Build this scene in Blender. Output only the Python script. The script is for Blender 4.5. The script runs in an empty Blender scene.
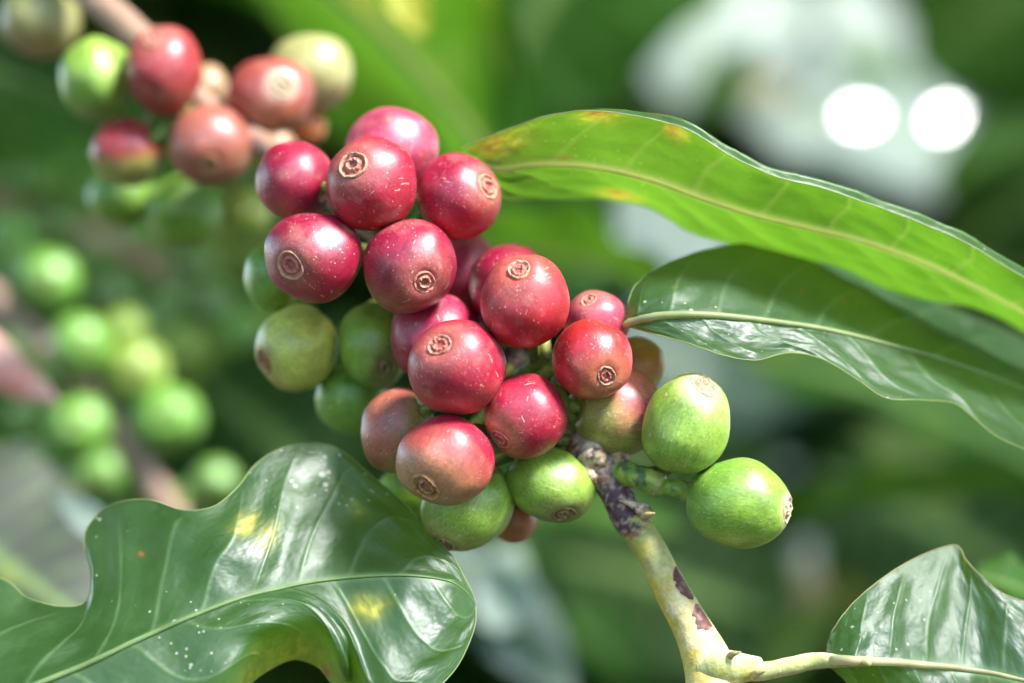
import bpy, math, random
import numpy as np
from mathutils import Vector, Matrix, noise as mn

R = random.Random(11)
sc = bpy.context.scene
COL = sc.collection
K = 0.36 / 1024          # metres per pixel per metre of distance (100 mm lens, 36 mm sensor)
D0 = 0.45                # focus distance
CAMZ = 1.2
SUN = Vector((0.52, -0.40, 0.80)).normalized()

def P(px, py, off=0.0):
    """point seen at pixel px,py, off millimetres behind the plane of focus"""
    d = D0 + off * 0.001
    return Vector(((px - 512) * K * d, d - D0, CAMZ + (341.5 - py) * K * d))

# ------------------------------------------------------------------ helpers
def tag(o, label=None, cat=None, group=None, kind=None):
    if label: o['label'] = label
    if cat: o['category'] = cat
    if group: o['group'] = group
    if kind: o['kind'] = kind
    return o

def mesh_obj(name, verts, faces, mats, parent=None, attrs=None, smooth=True, midx=None):
    me = bpy.data.meshes.new(name)
    me.from_pydata([tuple(v) for v in verts], [], faces)
    for m in (mats if isinstance(mats, (list, tuple)) else [mats]):
        me.materials.append(m)
    if smooth:
        me.polygons.foreach_set('use_smooth', [True] * len(me.polygons))
    for k, (typ, data) in (attrs or {}).items():
        a = me.attributes.new(k, typ, 'POINT')
        arr = np.asarray(data, dtype=np.float32).ravel()
        a.data.foreach_set('color' if typ == 'FLOAT_COLOR' else ('vector' if typ == 'FLOAT_VECTOR' else 'value'), arr)
    me.update()
    o = bpy.data.objects.new(name, me)
    COL.objects.link(o)
    if parent is not None:
        o.parent = parent
        o.matrix_parent_inverse = Matrix.Identity(4)
    return o

def grid_faces(n, m, closed=False):
    f = []
    mm = m if closed else m - 1
    for i in range(n - 1):
        for j in range(mm):
            j2 = (j + 1) % m
            f.append((i * m + j, i * m + j2, (i + 1) * m + j2, (i + 1) * m + j))
    return f

def catmull(pts, n):
    """sample control points (k x dim) at n values of even parameter"""
    p = np.asarray(pts, float)
    k = len(p)
    ext = np.vstack([2 * p[0] - p[1], p, 2 * p[-1] - p[-2]])
    t = np.linspace(0, k - 1 - 1e-9, n)
    i = t.astype(int); u = (t - i)[:, None]
    a, b, c, d = ext[i], ext[i + 1], ext[i + 2], ext[i + 3]
    return 0.5 * ((2 * b) + (-a + c) * u + (2 * a - 5 * b + 4 * c - d) * u ** 2 + (-a + 3 * b - 3 * c + d) * u ** 3)

def fbm(v, oct=3):
    s = 0; a = 0.5; q = Vector(v)
    for _ in range(oct):
        s += a * mn.noise(q); q = q * 2.03 + Vector((3.1, 1.7, 5.2)); a *= 0.5
    return s

def sstep(a, b, x):
    t = max(0.0, min(1.0, (x - a) / (b - a))); return t * t * (3 - 2 * t)

def lerp3(a, b, t):
    return tuple(a[i] + (b[i] - a[i]) * t for i in range(3))

# ------------------------------------------------------------------ materials
def new_mat(name):
    m = bpy.data.materials.new(name); m.use_nodes = True
    nt = m.node_tree; nt.nodes.clear()
    out = nt.nodes.new('ShaderNodeOutputMaterial')
    return m, nt, out

def N(nt, typ, **kw):
    n = nt.nodes.new(typ)
    for k, v in kw.items():
        if k in n.inputs: n.inputs[k].default_value = v
        else: setattr(n, k, v)
    return n

def ramp(nt, fac, stops):
    r = nt.nodes.new('ShaderNodeValToRGB')
    el = r.color_ramp.elements
    el[0].position, el[0].color = stops[0][0], (*stops[0][1], 1)
    el[1].position, el[1].color = stops[-1][0], (*stops[-1][1], 1)
    for p_, c_ in stops[1:-1]:
        e = el.new(p_); e.color = (*c_, 1)
    nt.links.new(fac, r.inputs[0])
    return r.outputs[0]

def mixc(nt, fac, a, b, blend='MIX'):
    m = nt.nodes.new('ShaderNodeMix'); m.data_type = 'RGBA'; m.blend_type = blend
    for s, v in ((0, fac), (6, a), (7, b)):
        if isinstance(v, (int, float)): m.inputs[s].default_value = v
        elif isinstance(v, tuple): m.inputs[s].default_value = (*v, 1)
        else: nt.links.new(v, m.inputs[s])
    return m.outputs[2]

def math_(nt, op, a, b=None, c=None):
    m = nt.nodes.new('ShaderNodeMath'); m.operation = op
    for i, v in enumerate((a, b, c)):
        if v is None: continue
        if isinstance(v, (int, float)): m.inputs[i].default_value = v
        else: nt.links.new(v, m.inputs[i])
    return m.outputs[0]

def attr(nt, name):
    a = nt.nodes.new('ShaderNodeAttribute'); a.attribute_name = name; return a

def berry_material():
    m, nt, out = new_mat('cherry_skin')
    L = nt.links.new
    b = N(nt, 'ShaderNodeBsdfPrincipled')
    col = attr(nt, 'skin').outputs['Color']
    pc = attr(nt, 'pc').outputs['Vector']
    # fine streaks running from stalk to eye
    mp = N(nt, 'ShaderNodeMapping'); mp.inputs['Scale'].default_value = (9, 9, 1.3); L(pc, mp.inputs[0])
    ns = N(nt, 'ShaderNodeTexNoise', Scale=2.2, Detail=6, Roughness=0.62); L(mp.outputs[0], ns.inputs['Vector'])
    st = ramp(nt, ns.outputs[0], [(0.32, (0.72, 0.72, 0.72)), (0.5, (1, 1, 1)), (0.72, (1.28, 1.25, 1.2))])
    c1 = mixc(nt, 0.75, col, st, 'MULTIPLY')
    # fine mottling
    n2 = N(nt, 'ShaderNodeTexNoise', Scale=16, Detail=5, Roughness=0.7); L(pc, n2.inputs['Vector'])
    s2 = ramp(nt, n2.outputs[0], [(0.32, (0.62, 0.62, 0.62)), (0.5, (1, 1, 1)), (0.68, (1.35, 1.4, 1.35))])
    c2 = mixc(nt, 0.6, c1, s2, 'MULTIPLY')
    # pale specks: dust and lenticels, clustered by a broad noise
    vo = N(nt, 'ShaderNodeTexVoronoi', Scale=11, Randomness=1.0); L(pc, vo.inputs['Vector'])
    sz = N(nt, 'ShaderNodeTexNoise', Scale=2.3, Detail=2); L(pc, sz.inputs['Vector'])
    wh = N(nt, 'ShaderNodeTexWhiteNoise'); L(vo.outputs['Position'], wh.inputs['Vector'])
    thr = math_(nt, 'MULTIPLY', math_(nt, 'MULTIPLY', sz.outputs[0], math_(nt, 'POWER', wh.outputs[0], 2.0)), 0.36)
    sp = math_(nt, 'LESS_THAN', vo.outputs['Distance'], thr)
    vo2 = N(nt, 'ShaderNodeTexVoronoi', Scale=27, Randomness=1.0); L(pc, vo2.inputs['Vector'])
    wh2 = N(nt, 'ShaderNodeTexWhiteNoise'); L(vo2.outputs['Position'], wh2.inputs['Vector'])
    sz2 = N(nt, 'ShaderNodeTexNoise', Scale=1.7, Detail=3); L(pc, sz2.inputs['Vector'])
    t2_ = math_(nt, 'MULTIPLY', math_(nt, 'MAXIMUM', math_(nt, 'SUBTRACT', sz2.outputs[0], .42), 0.0), math_(nt, 'MULTIPLY', math_(nt, 'POWER', wh2.outputs[0], 2.0), 1.5))
    sp2 = math_(nt, 'LESS_THAN', vo2.outputs['Distance'], t2_)
    sp = math_(nt, 'MULTIPLY', math_(nt, 'MAXIMUM', sp, sp2), 0.6)
    c3 = mixc(nt, sp, c2, (0.72, 0.6, 0.46))
    # thin pale scratches
    wv = N(nt, 'ShaderNodeTexNoise', Scale=1.6, Detail=1); L(pc, wv.inputs['Vector'])
    mp2 = N(nt, 'ShaderNodeMapping'); mp2.inputs['Scale'].default_value = (26, 3, 3); mp2.inputs['Rotation'].default_value = (0.4, 0.9, 0.3); L(pc, mp2.inputs[0])
    ns3 = N(nt, 'ShaderNodeTexNoise', Scale=1.0, Detail=2); L(mp2.outputs[0], ns3.inputs['Vector'])
    scr = math_(nt, 'MULTIPLY', math_(nt, 'GREATER_THAN', ns3.outputs[0], 0.69), math_(nt, 'GREATER_THAN', wv.outputs[0], 0.5))
    c4 = mixc(nt, math_(nt, 'MULTIPLY', scr, 0.5), c3, (0.75, 0.6, 0.45))
    L(c4, b.inputs['Base Color'])
    ro = ramp(nt, n2.outputs[0], [(0.3, (0.30, 0.30, 0.30)), (0.7, (0.52, 0.52, 0.52))])
    L(ro, b.inputs['Roughness'])
    b.inputs['Specular IOR Level'].default_value = 0.8
    b.inputs['Subsurface Weight'].default_value = 0.3
    b.inputs['Subsurface Radius'].default_value = (1.0, 0.45, 0.35)
    b.inputs['Subsurface Scale'].default_value = 0.0018
    bp = N(nt, 'ShaderNodeBump', Strength=0.35, Distance=0.00012)
    h = math_(nt, 'ADD', math_(nt, 'MULTIPLY', n2.outputs[0], 0.5), math_(nt, 'ADD', math_(nt, 'MULTIPLY', ns.outputs[0], 0.8), sp))
    L(h, bp.inputs['Height']); L(bp.outputs[0], b.inputs['Normal'])
    L(b.outputs[0], out.inputs[0])
    return m

def skin_material(name, rough=0.6, bump=0.5, scale=900, sub=0.0, spec=0.4):
    """plain material that reads the colour worked out per vertex and adds grain"""
    m, nt, out = new_mat(name)
    L = nt.links.new
    b = N(nt, 'ShaderNodeBsdfPrincipled', Roughness=rough)
    b.inputs['Specular IOR Level'].default_value = spec
    col = attr(nt, 'skin').outputs['Color']
    tc = N(nt, 'ShaderNodeTexCoord')
    n = N(nt, 'ShaderNodeTexNoise', Scale=scale, Detail=5, Roughness=0.65); L(tc.outputs['Object'], n.inputs['Vector'])
    s = ramp(nt, n.outputs[0], [(0.3, (0.7, 0.7, 0.7)), (0.7, (1.25, 1.25, 1.25))])
    L(mixc(nt, 0.8, col, s, 'MULTIPLY'), b.inputs['Base Color'])
    bp = N(nt, 'ShaderNodeBump', Strength=bump, Distance=0.0003)
    L(n.outputs[0], bp.inputs['Height']); L(bp.outputs[0], b.inputs['Normal'])
    if sub:
        b.inputs['Subsurface Weight'].default_value = sub
        b.inputs['Subsurface Radius'].default_value = (1, .8, .3)
        b.inputs['Subsurface Scale'].default_value = 0.002
    L(b.outputs[0], out.inputs[0])
    return m

def leaf_material(name, upper, under, trans, vein=(0.16, 0.26, 0.07), rough=0.36, tf=0.35, dust=0.5, detail=True, spec=0.5):
    """real two-sided leaf: glossy upper side, matt paler underside, light passes through"""
    m, nt, out = new_mat(name)
    L = nt.links.new
    b = N(nt, 'ShaderNodeBsdfPrincipled'); b.inputs['Specular IOR Level'].default_value = spec
    tr = N(nt, 'ShaderNodeBsdfTranslucent')
    mx = N(nt, 'ShaderNodeMixShader'); mx.inputs[0].default_value = tf
    mk = N(nt, 'ShaderNodeSeparateColor'); L(attr(nt, 'mask').outputs['Color'], mk.inputs[0])
    tc = N(nt, 'ShaderNodeTexCoord')
    geo = N(nt, 'ShaderNodeNewGeometry')
    n1 = N(nt, 'ShaderNodeTexNoise', Scale=70, Detail=4, Roughness=0.6); L(tc.outputs['Object'], n1.inputs['Vector'])
    var = ramp(nt, n1.outputs[0], [(0.3, (0.72, 0.75, 0.7)), (0.7, (1.3, 1.22, 1.2))])
    up = mixc(nt, mk.outputs[0], mixc(nt, 0.9, upper, var, 'MULTIPLY'), vein)
    un = mixc(nt, mk.outputs[0], mixc(nt, 0.7, under, var, 'MULTIPLY'), tuple(min(1, x * 1.5) for x in vein))
    base = mixc(nt, geo.outputs['Backfacing'], up, un)
    base = mixc(nt, mk.outputs[1], base, (0.46, 0.44, 0.04))     # yellow spots, and the backlit glow painted on the notched leaf edge
    base = mixc(nt, mk.outputs[2], base, (0.36, 0.14, 0.035))   # brown spots
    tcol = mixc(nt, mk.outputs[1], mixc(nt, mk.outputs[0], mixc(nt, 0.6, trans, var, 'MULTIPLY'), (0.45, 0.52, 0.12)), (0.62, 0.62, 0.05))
    tcol = mixc(nt, mk.outputs[2], tcol, (0.4, 0.15, 0.03))
    hsum = None
    if detail:
        # fine netted veins
        vo = N(nt, 'ShaderNodeTexVoronoi', Scale=620, feature='DISTANCE_TO_EDGE'); L(tc.outputs['Object'], vo.inputs['Vector'])
        n2 = N(nt, 'ShaderNodeTexNoise', Scale=900, Detail=5, Roughness=0.7); L(tc.outputs['Object'], n2.inputs['Vector'])
        net = ramp(nt, vo.outputs['Distance'], [(0.0, (1.14, 1.1, 1.12)), (0.25, (0.97, 0.97, 0.97))])
        base = mixc(nt, 0.5, base, net, 'MULTIPLY')
        # pale dust specks in patches
        v2 = N(nt, 'ShaderNodeTexVoronoi', Scale=800, Randomness=1.0); L(tc.outputs['Object'], v2.inputs['Vector'])
        wn = N(nt, 'ShaderNodeTexWhiteNoise'); L(v2.outputs['Position'], wn.inputs['Vector'])
        pt = N(nt, 'ShaderNodeTexNoise', Scale=45, Detail=2); L(tc.outputs['Object'], pt.inputs['Vector'])
        pt2 = math_(nt, 'MAXIMUM', math_(nt, 'SUBTRACT', pt.outputs[0], 0.47), 0.0)
        th = math_(nt, 'MULTIPLY', math_(nt, 'MULTIPLY', math_(nt, 'POWER', wn.outputs[0], 2.0), pt2), 3.6 * dust)
        sp = math_(nt, 'LESS_THAN', v2.outputs['Distance'], th)
        base = mixc(nt, math_(nt, 'MULTIPLY', sp, 0.55), base, (0.6, 0.6, 0.5))
        hsum = math_(nt, 'ADD', math_(nt, 'MULTIPLY', n2.outputs[0], 0.6), math_(nt, 'MULTIPLY', vo.outputs['Distance'], 0.5))
        bp = N(nt, 'ShaderNodeBump', Strength=0.34, Distance=0.00012)
        b.inputs['Coat Weight'].default_value = .25; b.inputs['Coat Roughness'].default_value = .5
        L(hsum, bp.inputs['Height']); L(bp.outputs[0], b.inputs['Normal'])
        rr = ramp(nt, n1.outputs[0], [(0.3, (rough * 0.85,) * 3), (0.7, (rough * 1.3,) * 3)])
        L(mixc(nt, geo.outputs['Backfacing'], rr, (0.6, 0.6, 0.6)), b.inputs['Roughness'])
    else:
        b.inputs['Roughness'].default_value = rough
    L(base, b.inputs['Base Color']); L(tcol, tr.inputs['Color'])
    L(b.outputs[0], mx.inputs[1]); L(tr.outputs[0], mx.inputs[2]); L(mx.outputs[0], out.inputs[0])
    return m

M_BERRY = berry_material()
M_SCAR = skin_material('calyx_scar', 0.7, 0.6, 1500)
M_BARK = skin_material('branch_skin', 0.55, 0.8, 900, sub=0.05)
M_STALK = skin_material('stalk_skin', 0.5, 0.35, 900, sub=0.15)
G_UP, G_UN, G_TR = (0.013, 0.055, 0.012), (0.085, 0.17, 0.035), (0.34, 0.58, 0.03)
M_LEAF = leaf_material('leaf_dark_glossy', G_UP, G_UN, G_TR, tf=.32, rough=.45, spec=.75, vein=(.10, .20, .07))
M_LEAF_LIT = leaf_material('leaf_light_underside', (0.05, 0.12, 0.02), (0.11, 0.19, 0.04), (0.15, 0.36, 0.018), vein=(0.3, 0.36, 0.12), tf=0.5)
def rib_material():
    m, nt, out = new_mat('leaf_rib')
    b = N(nt, 'ShaderNodeBsdfPrincipled', Roughness=.5); t = N(nt, 'ShaderNodeBsdfTranslucent'); x = N(nt, 'ShaderNodeMixShader'); x.inputs[0].default_value = .5
    c = attr(nt, 'skin').outputs['Color']
    nt.links.new(c, b.inputs['Base Color']); nt.links.new(c, t.inputs['Color'])
    nt.links.new(b.outputs[0], x.inputs[1]); nt.links.new(t.outputs[0], x.inputs[2]); nt.links.new(x.outputs[0], out.inputs[0])
    return m
M_RIM = rib_material()

# ------------------------------------------------------------------ tubes (branches, stalks, ribs)
def tube(name, pts, radii, colf, mat, parent=None, seg=16, n=None, rough=0.0, lump=None, nscale=400, cap=True):
    n = n or max(12, len(pts) * 8)
    c = catmull([tuple(p) for p in pts], n)
    r = catmull([[x] for x in radii], n)[:, 0]
    verts = []; cols = []
    prev = None
    for i in range(n):
        t = Vector(c[min(i + 1, n - 1)] - c[max(i - 1, 0)]).normalized()
        if prev is None:
            a = t.orthogonal().normalized()
            # choose a consistent start: side facing the camera (-Y)
            v = Vector((0, -1, 0)); v = (v - t * v.dot(t))
            if v.length > 1e-3: a = v.normalized()
        else:
            a = (prev - t * prev.dot(t)).normalized()
        prev = a
        b = t.cross(a)
        for j in range(seg):
            th = 2 * math.pi * j / seg
            d = a * math.cos(th) + b * math.sin(th)
            rr = r[i]
            p0 = Vector(c[i]) + d * rr
            if rough: rr *= 1 + rough * fbm(p0 * nscale, 4)
            if lump: rr *= lump(i / (n - 1), th, p0)
            verts.append(Vector(c[i]) + d * rr)
            cols.append((*colf(i / (n - 1), th, p0), 1))
    faces = grid_faces(n, seg, True)
    if cap:
        faces.append(tuple(range(seg))[::-1]); faces.append(tuple(range((n - 1) * seg, n * seg)))
    return mesh_obj(name, verts, faces, mat, parent, {'skin': ('FLOAT_COLOR', cols)})

# ------------------------------------------------------------------ coffee cherries
def berry_radius(ct):
    """relative radius against cosine to the pole: flattened at the eye, drawn in at the stalk"""
    r = 1.0
    r -= 0.05 * sstep(0.90, 1.0, ct)
    r -= 0.10 * sstep(0.90, 1.0, -ct)
    return r

SCAR_R = 0.345
def make_berry(name, spec, label, cat='coffee cherry', group=None, stalk_to=None, res=1.0):
    cx, cy, off, rx, ry = spec['c']
    tilt = math.radians(spec.get('tilt', 0))
    ctr = P(cx, cy, off)
    d = D0 + off * 0.001
    rx_m, ry_m = rx * K * d, ry * K * d
    rm = (rx_m * ry_m) ** 0.5
    pole = spec.get('pole')           # (dx, dz) of the eye in units of the radius, + front / - back
    if pole is None or (len(pole) > 2 and pole[2] < 0 and stalk_to is not None):
        # eye hidden: the fruit points away from its stem, slightly to the back
        dv_ = ctr - Vector(stalk_to)
        if pole is not None and spec.get('eyeout'): dv_ = Vector((pole[0], 0, pole[1]))
        a_ = math.atan2(dv_.z, dv_.x) + R.uniform(-.3, .3)
        pole = (math.cos(a_) * .93, math.sin(a_) * .93, -1)
    px_, pz_ = pole[0], pole[1]
    s = -1 if (len(pole) < 3 or pole[2] > 0) else 1
    yy = s * math.sqrt(max(0.02, 1 - px_ * px_ - pz_ * pz_))
    pv = Vector((px_, yy, pz_)).normalized()
    q = Vector((0, 0, 1)).rotation_difference(pv)
    q = q @ Matrix.Rotation(R.uniform(0, 6.28), 3, 'Z').to_quaternion()
    ca, sa = math.cos(tilt), math.sin(tilt)
    def tf(v):
        w = q @ v
        # scale along the tilted image axes, then to metres
        u = w.x * ca + w.z * sa; t = -w.x * sa + w.z * ca
        u *= rx_m; t *= ry_m
        return Vector((u * ca - t * sa, w.y * rm, u * sa + t * ca))
    root_verts = []; pcs = []; cols = []
    seed = Vector((R.uniform(-50, 50), R.uniform(-50, 50), R.uniform(-50, 50)))
    nth, nph = int(56 * res), int(72 * res)
    c1, c2, c3 = spec['col']          # main, second (towards 'grad'), colour around the eye
    gd = Vector(spec.get('grad', (0, 0, -1))).normalized()
    ga, gb = spec.get('gr', (0.0, 0.9))
    eye_w = spec.get('eyew', 0.5)
    dent = spec.get('dent', 0.036)
    for i in range(nth + 1):
        th = math.pi * i / nth
        th = th if i in (0, nth) else th
        ct, st = math.cos(th), math.sin(th)
        for j in range(nph):
            ph = 2 * math.pi * j / nph
            u = Vector((st * math.cos(ph), st * math.sin(ph), ct))
            r = berry_radius(ct) * (1 + dent * 2 * mn.noise(u * 1.3 + seed) + 0.006 * mn.noise(u * 5 + seed))
            # very slight flattening where the two beans sit
            r *= 1 - 0.012 * (math.cos(2 * ph)) * st
            if st < SCAR_R * 0.8 and ct > 0: r -= 0.05
            v = u * r
            w = tf(v)
            root_verts.append(w)
            pcs.append(v + seed * 0.1)
            wd = (q @ u)
            g = wd.dot(gd) + 0.45 * fbm(u * 1.6 + seed, 3)
            c = lerp3(c1, c2, sstep(ga, gb, g))
            e = st if ct > 0 else 9
            e += 0.35 * SCAR_R * fbm(u * 6 + seed)
            c = lerp3(c, c3, (1 - sstep(SCAR_R * 1.0, SCAR_R * 1.0 + eye_w, e)) * spec.get('eyef', 0.55))
            c = lerp3(c, lerp3(c, (.50, .22, .16) if c[0] > c[1] * 1.5 else (.36, .46, .10), .55), sstep(.08, .38, fbm(u * 2.1 + seed * 2.3, 4)) * spec.get('mot', .55))
            k = 1 + 0.5 * fbm(u * 2.5 + seed * 1.3, 4)
            cols.append((c[0] * k, c[1] * k, c[2] * k, 1))
    o = mesh_obj(name, root_verts, grid_faces(nth + 1, nph, True), M_BERRY, None,
                 {'pc': ('FLOAT_VECTOR', [tuple(p) for p in pcs]), 'skin': ('FLOAT_COLOR', cols)})
    o.location = ctr
    tag(o, label, cat, group)
    # eye (calyx scar)
    kind = spec.get('eye', 'red')
    sv = []; scol = []
    nr, na = int(26 * res), int(60 * res)
    SR = SCAR_R * spec.get('eyes', 1.0) * R.uniform(.74, 1.0)
    k_out, k_in, k_pit, f_in = R.uniform(.5, 1.1), R.uniform(.4, 1.3), R.uniform(.5, 1.2), R.uniform(.36, .5)
    k_grit = R.uniform(.012, .045)
    sq, sqa = R.uniform(.0, .14), R.uniform(0, 3.1)
    cream, mid, dark = {'red': ((.54, .34, .20), (.42, .09, .08), (.14, .03, .02)),
                        'tan': ((.45, .24, .10), (.30, .13, .05), (.07, .03, .015)),
                        'green': ((.34, .25, .12), (.22, .13, .06), (.06, .035, .015)),
                        'pale': ((.50, .42, .26), (.42, .30, .18), (.22, .12, .06))}[kind]
    for i in range(nr + 1):
        f = i / nr
        for j in range(na):
            ph = 2 * math.pi * j / na
            cs = Vector((math.cos(ph), math.sin(ph), 0))
            wob = 1 + 0.07 * math.cos(ph + seed.x) + 0.06 * math.cos(2 * ph + seed.y) + 0.025 * math.cos(3 * ph + seed.z) + .012 * math.cos(7 * ph + seed.y * 2) + sq * math.cos(2 * (ph - sqa))
            rho = SR * f * wob
            base = math.sqrt(max(0, 1 - rho * rho))
            base *= berry_radius(base)
            ridge = 0.030 * k_out * math.exp(-((f - 0.86) / 0.085) ** 2) + 0.036 * k_in * math.exp(-((f - f_in) / 0.10) ** 2)
            groove = -0.030 * math.exp(-((f - 0.64) / 0.11) ** 2)
            pit = -0.17 * k_pit * math.exp(-(f / 0.24) ** 2)
            edge = -0.05 * sstep(0.93, 1.0, f)
            grit = k_grit * mn.noise(Vector((cs.x * f * 6, cs.y * f * 6, 0)) + seed) * sstep(1.0, 0.8, f) + 0.010 * mn.noise(Vector((cs.x * f * 18, cs.y * f * 18, 3)) + seed)
            # five faint petal scars
            ridge *= 0.55 + 1.0 * (0.5 + mn.noise(Vector((cs.x * 2.2, cs.y * 2.2, f * 3)) + seed))
            rr_ = (1 + dent * 2 * mn.noise(Vector((0, 0, 1)) * 1.3 + seed))
            v = Vector((rho * cs.x, rho * cs.y, (base + 0.004 + ridge + groove + pit + edge + grit) * rr_))
            sv.append(tf(v))
            nz = 0.5 + 0.9 * fbm(Vector((cs.x * f * 4, cs.y * f * 4, 1)) + seed)
            wr = k_out * math.exp(-((f - 0.84) / 0.13) ** 2) * (0.5 + nz * 0.9) + 0.85 * k_in * math.exp(-((f - f_in) / 0.13) ** 2) * nz * 1.6
            c = lerp3(mid, cream, max(0, min(1, wr)))
            c = lerp3(c, dark, math.exp(-((f + 0.10 * nz) / 0.27) ** 2))
            c = lerp3(c, dark, 0.45 * sstep(0.35, 0.75, nz) * math.exp(-((f - 0.64) / 0.12) ** 2))
            c = lerp3(c, c3, 0.8 * sstep(0.90, 1.0, f))
            scol.append((*c, 1))
    mesh_obj('calyx_scar', sv, grid_faces(nr + 1, na, True), M_SCAR, o, {'skin': ('FLOAT_COLOR', scol)})
    if stalk_to is not None:
        a = tf(Vector((0, 0, -0.86)))
        b = Vector(stalk_to) - ctr
        out = (q @ Vector((0, 0, -1))) * 0.003
        g1, g2 = (0.20, 0.30, 0.05), (0.16, 0.13, 0.05)
        tube('stalk', [a - out * .6, a + out * .6, (a + b) / 2 + out * 0.4, b], [.0011, .0010, .0010, .0013],
             lambda t, th, p: lerp3(g1, g2, t * (0.6 + fbm(p * 500))), M_STALK, o, seg=10, n=14, rough=.2)
    return o

# colour sets (linear)
CR = (0.36, 0.010, 0.034); CR2 = (0.29, 0.006, 0.034); RED = (0.40, 0.010, 0.016); RO = (0.46, 0.07, 0.045)
PINK = (0.44, 0.05, 0.10); MAG = (0.32, 0.008, 0.050); EYE = (0.42, 0.14, 0.10)
GR = (0.20, 0.34, 0.035); GR2 = (0.25, 0.40, 0.05); GRD = (0.15, 0.30, 0.035); YG = (0.52, 0.55, 0.10)
OL = (0.34, 0.31, 0.07); BRN = (0.36, 0.10, 0.06); TAN = (0.42, 0.26, 0.13); TANG = (0.36, 0.33, 0.12)
def pole_of(b, sx, sy, front=1):
    return ((sx - b[0]) / b[3], -(sy - b[1]) / b[4], front)

main = {}
def B(key, c, label, col, eye=None, **kw):
    s = dict(c=list(c), col=col, **kw)
    if eye: s['pole'] = pole_of(c, *eye)
    s['label'] = label
    main[key] = s

B('A1', (391, 150, 18, 47, 43), 'soft crimson pink cherry at the very top of the main cluster', (PINK, CR2, EYE), pole=(.3, .3, -1), grad=(.2, -.2, -1))
B('A2', (372, 184, 2, 46, 48), 'crimson cherry second from the top with a cream ringed eye at its upper left', (CR, RED, EYE), eye=(354, 166), grad=(0, 0, -1), gr=(.2, 1))
B('A3', (458, 197, 8, 43, 43), 'red cherry on the upper right shoulder with its pale eye at its right edge', (CR2, RED, EYE), eye=(490, 187), grad=(.2, 0, -1))
B('A4', (295, 181, 10, 39, 40), 'red cherry at the upper left shoulder of the main cluster, no eye visible', (CR2, BRN, EYE), pole=(.2, .5, -1), grad=(-.3, 0, -1), gr=(.2, 1.2))
B('A5', (314, 256, 2, 49, 45), 'leftmost red cherry of the main cluster with a brown ringed eye at its lower left', (CR2, CR, EYE), eye=(291, 267), grad=(.3, 0, -1))
B('A6', (410, 266, 4, 46, 47), 'red cherry in the upper middle with a cream eye at its lower right', (CR2, BRN, EYE), eye=(427, 284), grad=(-.5, 0, -.8), gr=(.3, 1.1))
B('A7', (466, 272, 20, 34, 38), 'half hidden dull pink cherry deep in the cluster between the upper and lower groups', (PINK, CR, EYE), pole=(.2, .6, -1))
B('A8', (510, 286, 9, 42, 44), 'dark crimson cherry just showing behind the left of the biggest bright red one', (CR2, MAG, EYE), pole=(-.2, .3, -1))
B('A9', (525, 302, -5, 45, 48), 'bright red egg shaped cherry in the centre with a mottled pale eye near its top', (CR, RED, (.5, .13, .08)), eye=(518, 269), grad=(.35, 0, -1), gr=(-.1, .8), eyes=.9, eyew=.7)
B('A10', (597, 323, 5, 33, 33), 'small pinkish red cherry with its eye on top, above the upper right of the cluster', (PINK, RED, EYE), eye=(588, 299), grad=(.2, 0, -1), eyes=.8)
B('A11', (592, 360, -4, 40, 40.5), 'light red cherry with its eye at lower right, above the pink and green one', (RED, RO, (.5, .2, .1)), eye=(606, 377), grad=(.2, 0, -1), gr=(-.1, .8))
B('A12', (525, 416, -4, 42, 43), 'red cherry with pale scratches resting against the bare upper end of the stem', (CR, RO, (.45, .22, .1)), eye=(498, 440), eyef=.7, grad=(-.8, 0, -.8), gr=(.3, 1.0))
B('A13', (457, 367, -6, 49.5, 47.5), 'large pinkish red cherry in the front middle with a raised cream eye at upper left', (CR, (0.45, .05, .05), EYE), eye=(440, 343), grad=(0, 0, -1), gr=(.1, .9))
B('A14', (434, 337, 4, 45, 44), 'magenta pink cherry half covered by the large front one with the raised cream eye', (MAG, CR, EYE), pole=(.4, .5, -1))
B('A15', (446, 461, -5, 49, 46), 'pinkish red cherry at the lower left fading to tan around a brown eye', (CR, (.42, .17, .07), (.45, .22, .10)), eye=(426, 488), eyew=.9, eyef=.9, grad=(-.3, 0, -1), gr=(-.2, .8), eye_='tan')
main['A15']['eye'] = 'tan'
B('A16', (398, 432, 7, 37, 44), 'dull brownish red cherry behind the lower left of the front cherries', (BRN, OL, OL), pole=(.5, .2, -1), grad=(.6, 0, -.3), gr=(-.2, .6))
B('A7b', (489, 330, 22, 34, 38), 'shaded red cherry buried in the heart of the cluster', (CR2, BRN, EYE), pole=(.2, .2, -1))
B('G1', (297, 348, 12, 42, 43), 'yellowish green cherry hanging at the far left of the main cluster', (YG, (.32, .16, .06), (.3, .18, .08)), eye=(262, 362), grad=(-1, 0, -.5), gr=(.45, 1.3))
main['G1']['eye'] = 'tan'
B('G2', (373, 346, 9, 35, 44), 'dark green cherry with a brown eye at its lower right, left of the magenta one', (GR, GRD, (.2, .2, .06)), eye=(387, 369), tilt=8, grad=(.3, 0, -1))
main['G2']['eye'] = 'green'
B('G3', (351, 399, 20, 36, 35), 'out of focus green cherry low at the left behind the yellowish and dark green ones', (GRD, GRD, GR), pole=(-.5, -.3, -1))
B('G4', (273, 276, 20, 29, 36), 'blurred dark green cherry peeping out from under the leftmost red one', (GRD, GR, GR), pole=(-.6, -.3, -1))
B('G5', (468, 506, 2, 50, 43), 'light green cherry at the bottom of the cluster with a brown eye at its underside', (GR2, OL, (.34, .24, .1)), eye=(446, 541), tilt=38, grad=(-.6, 0, -.8), gr=(.2, 1.1))
main['G5']['eye'] = 'green'
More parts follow.
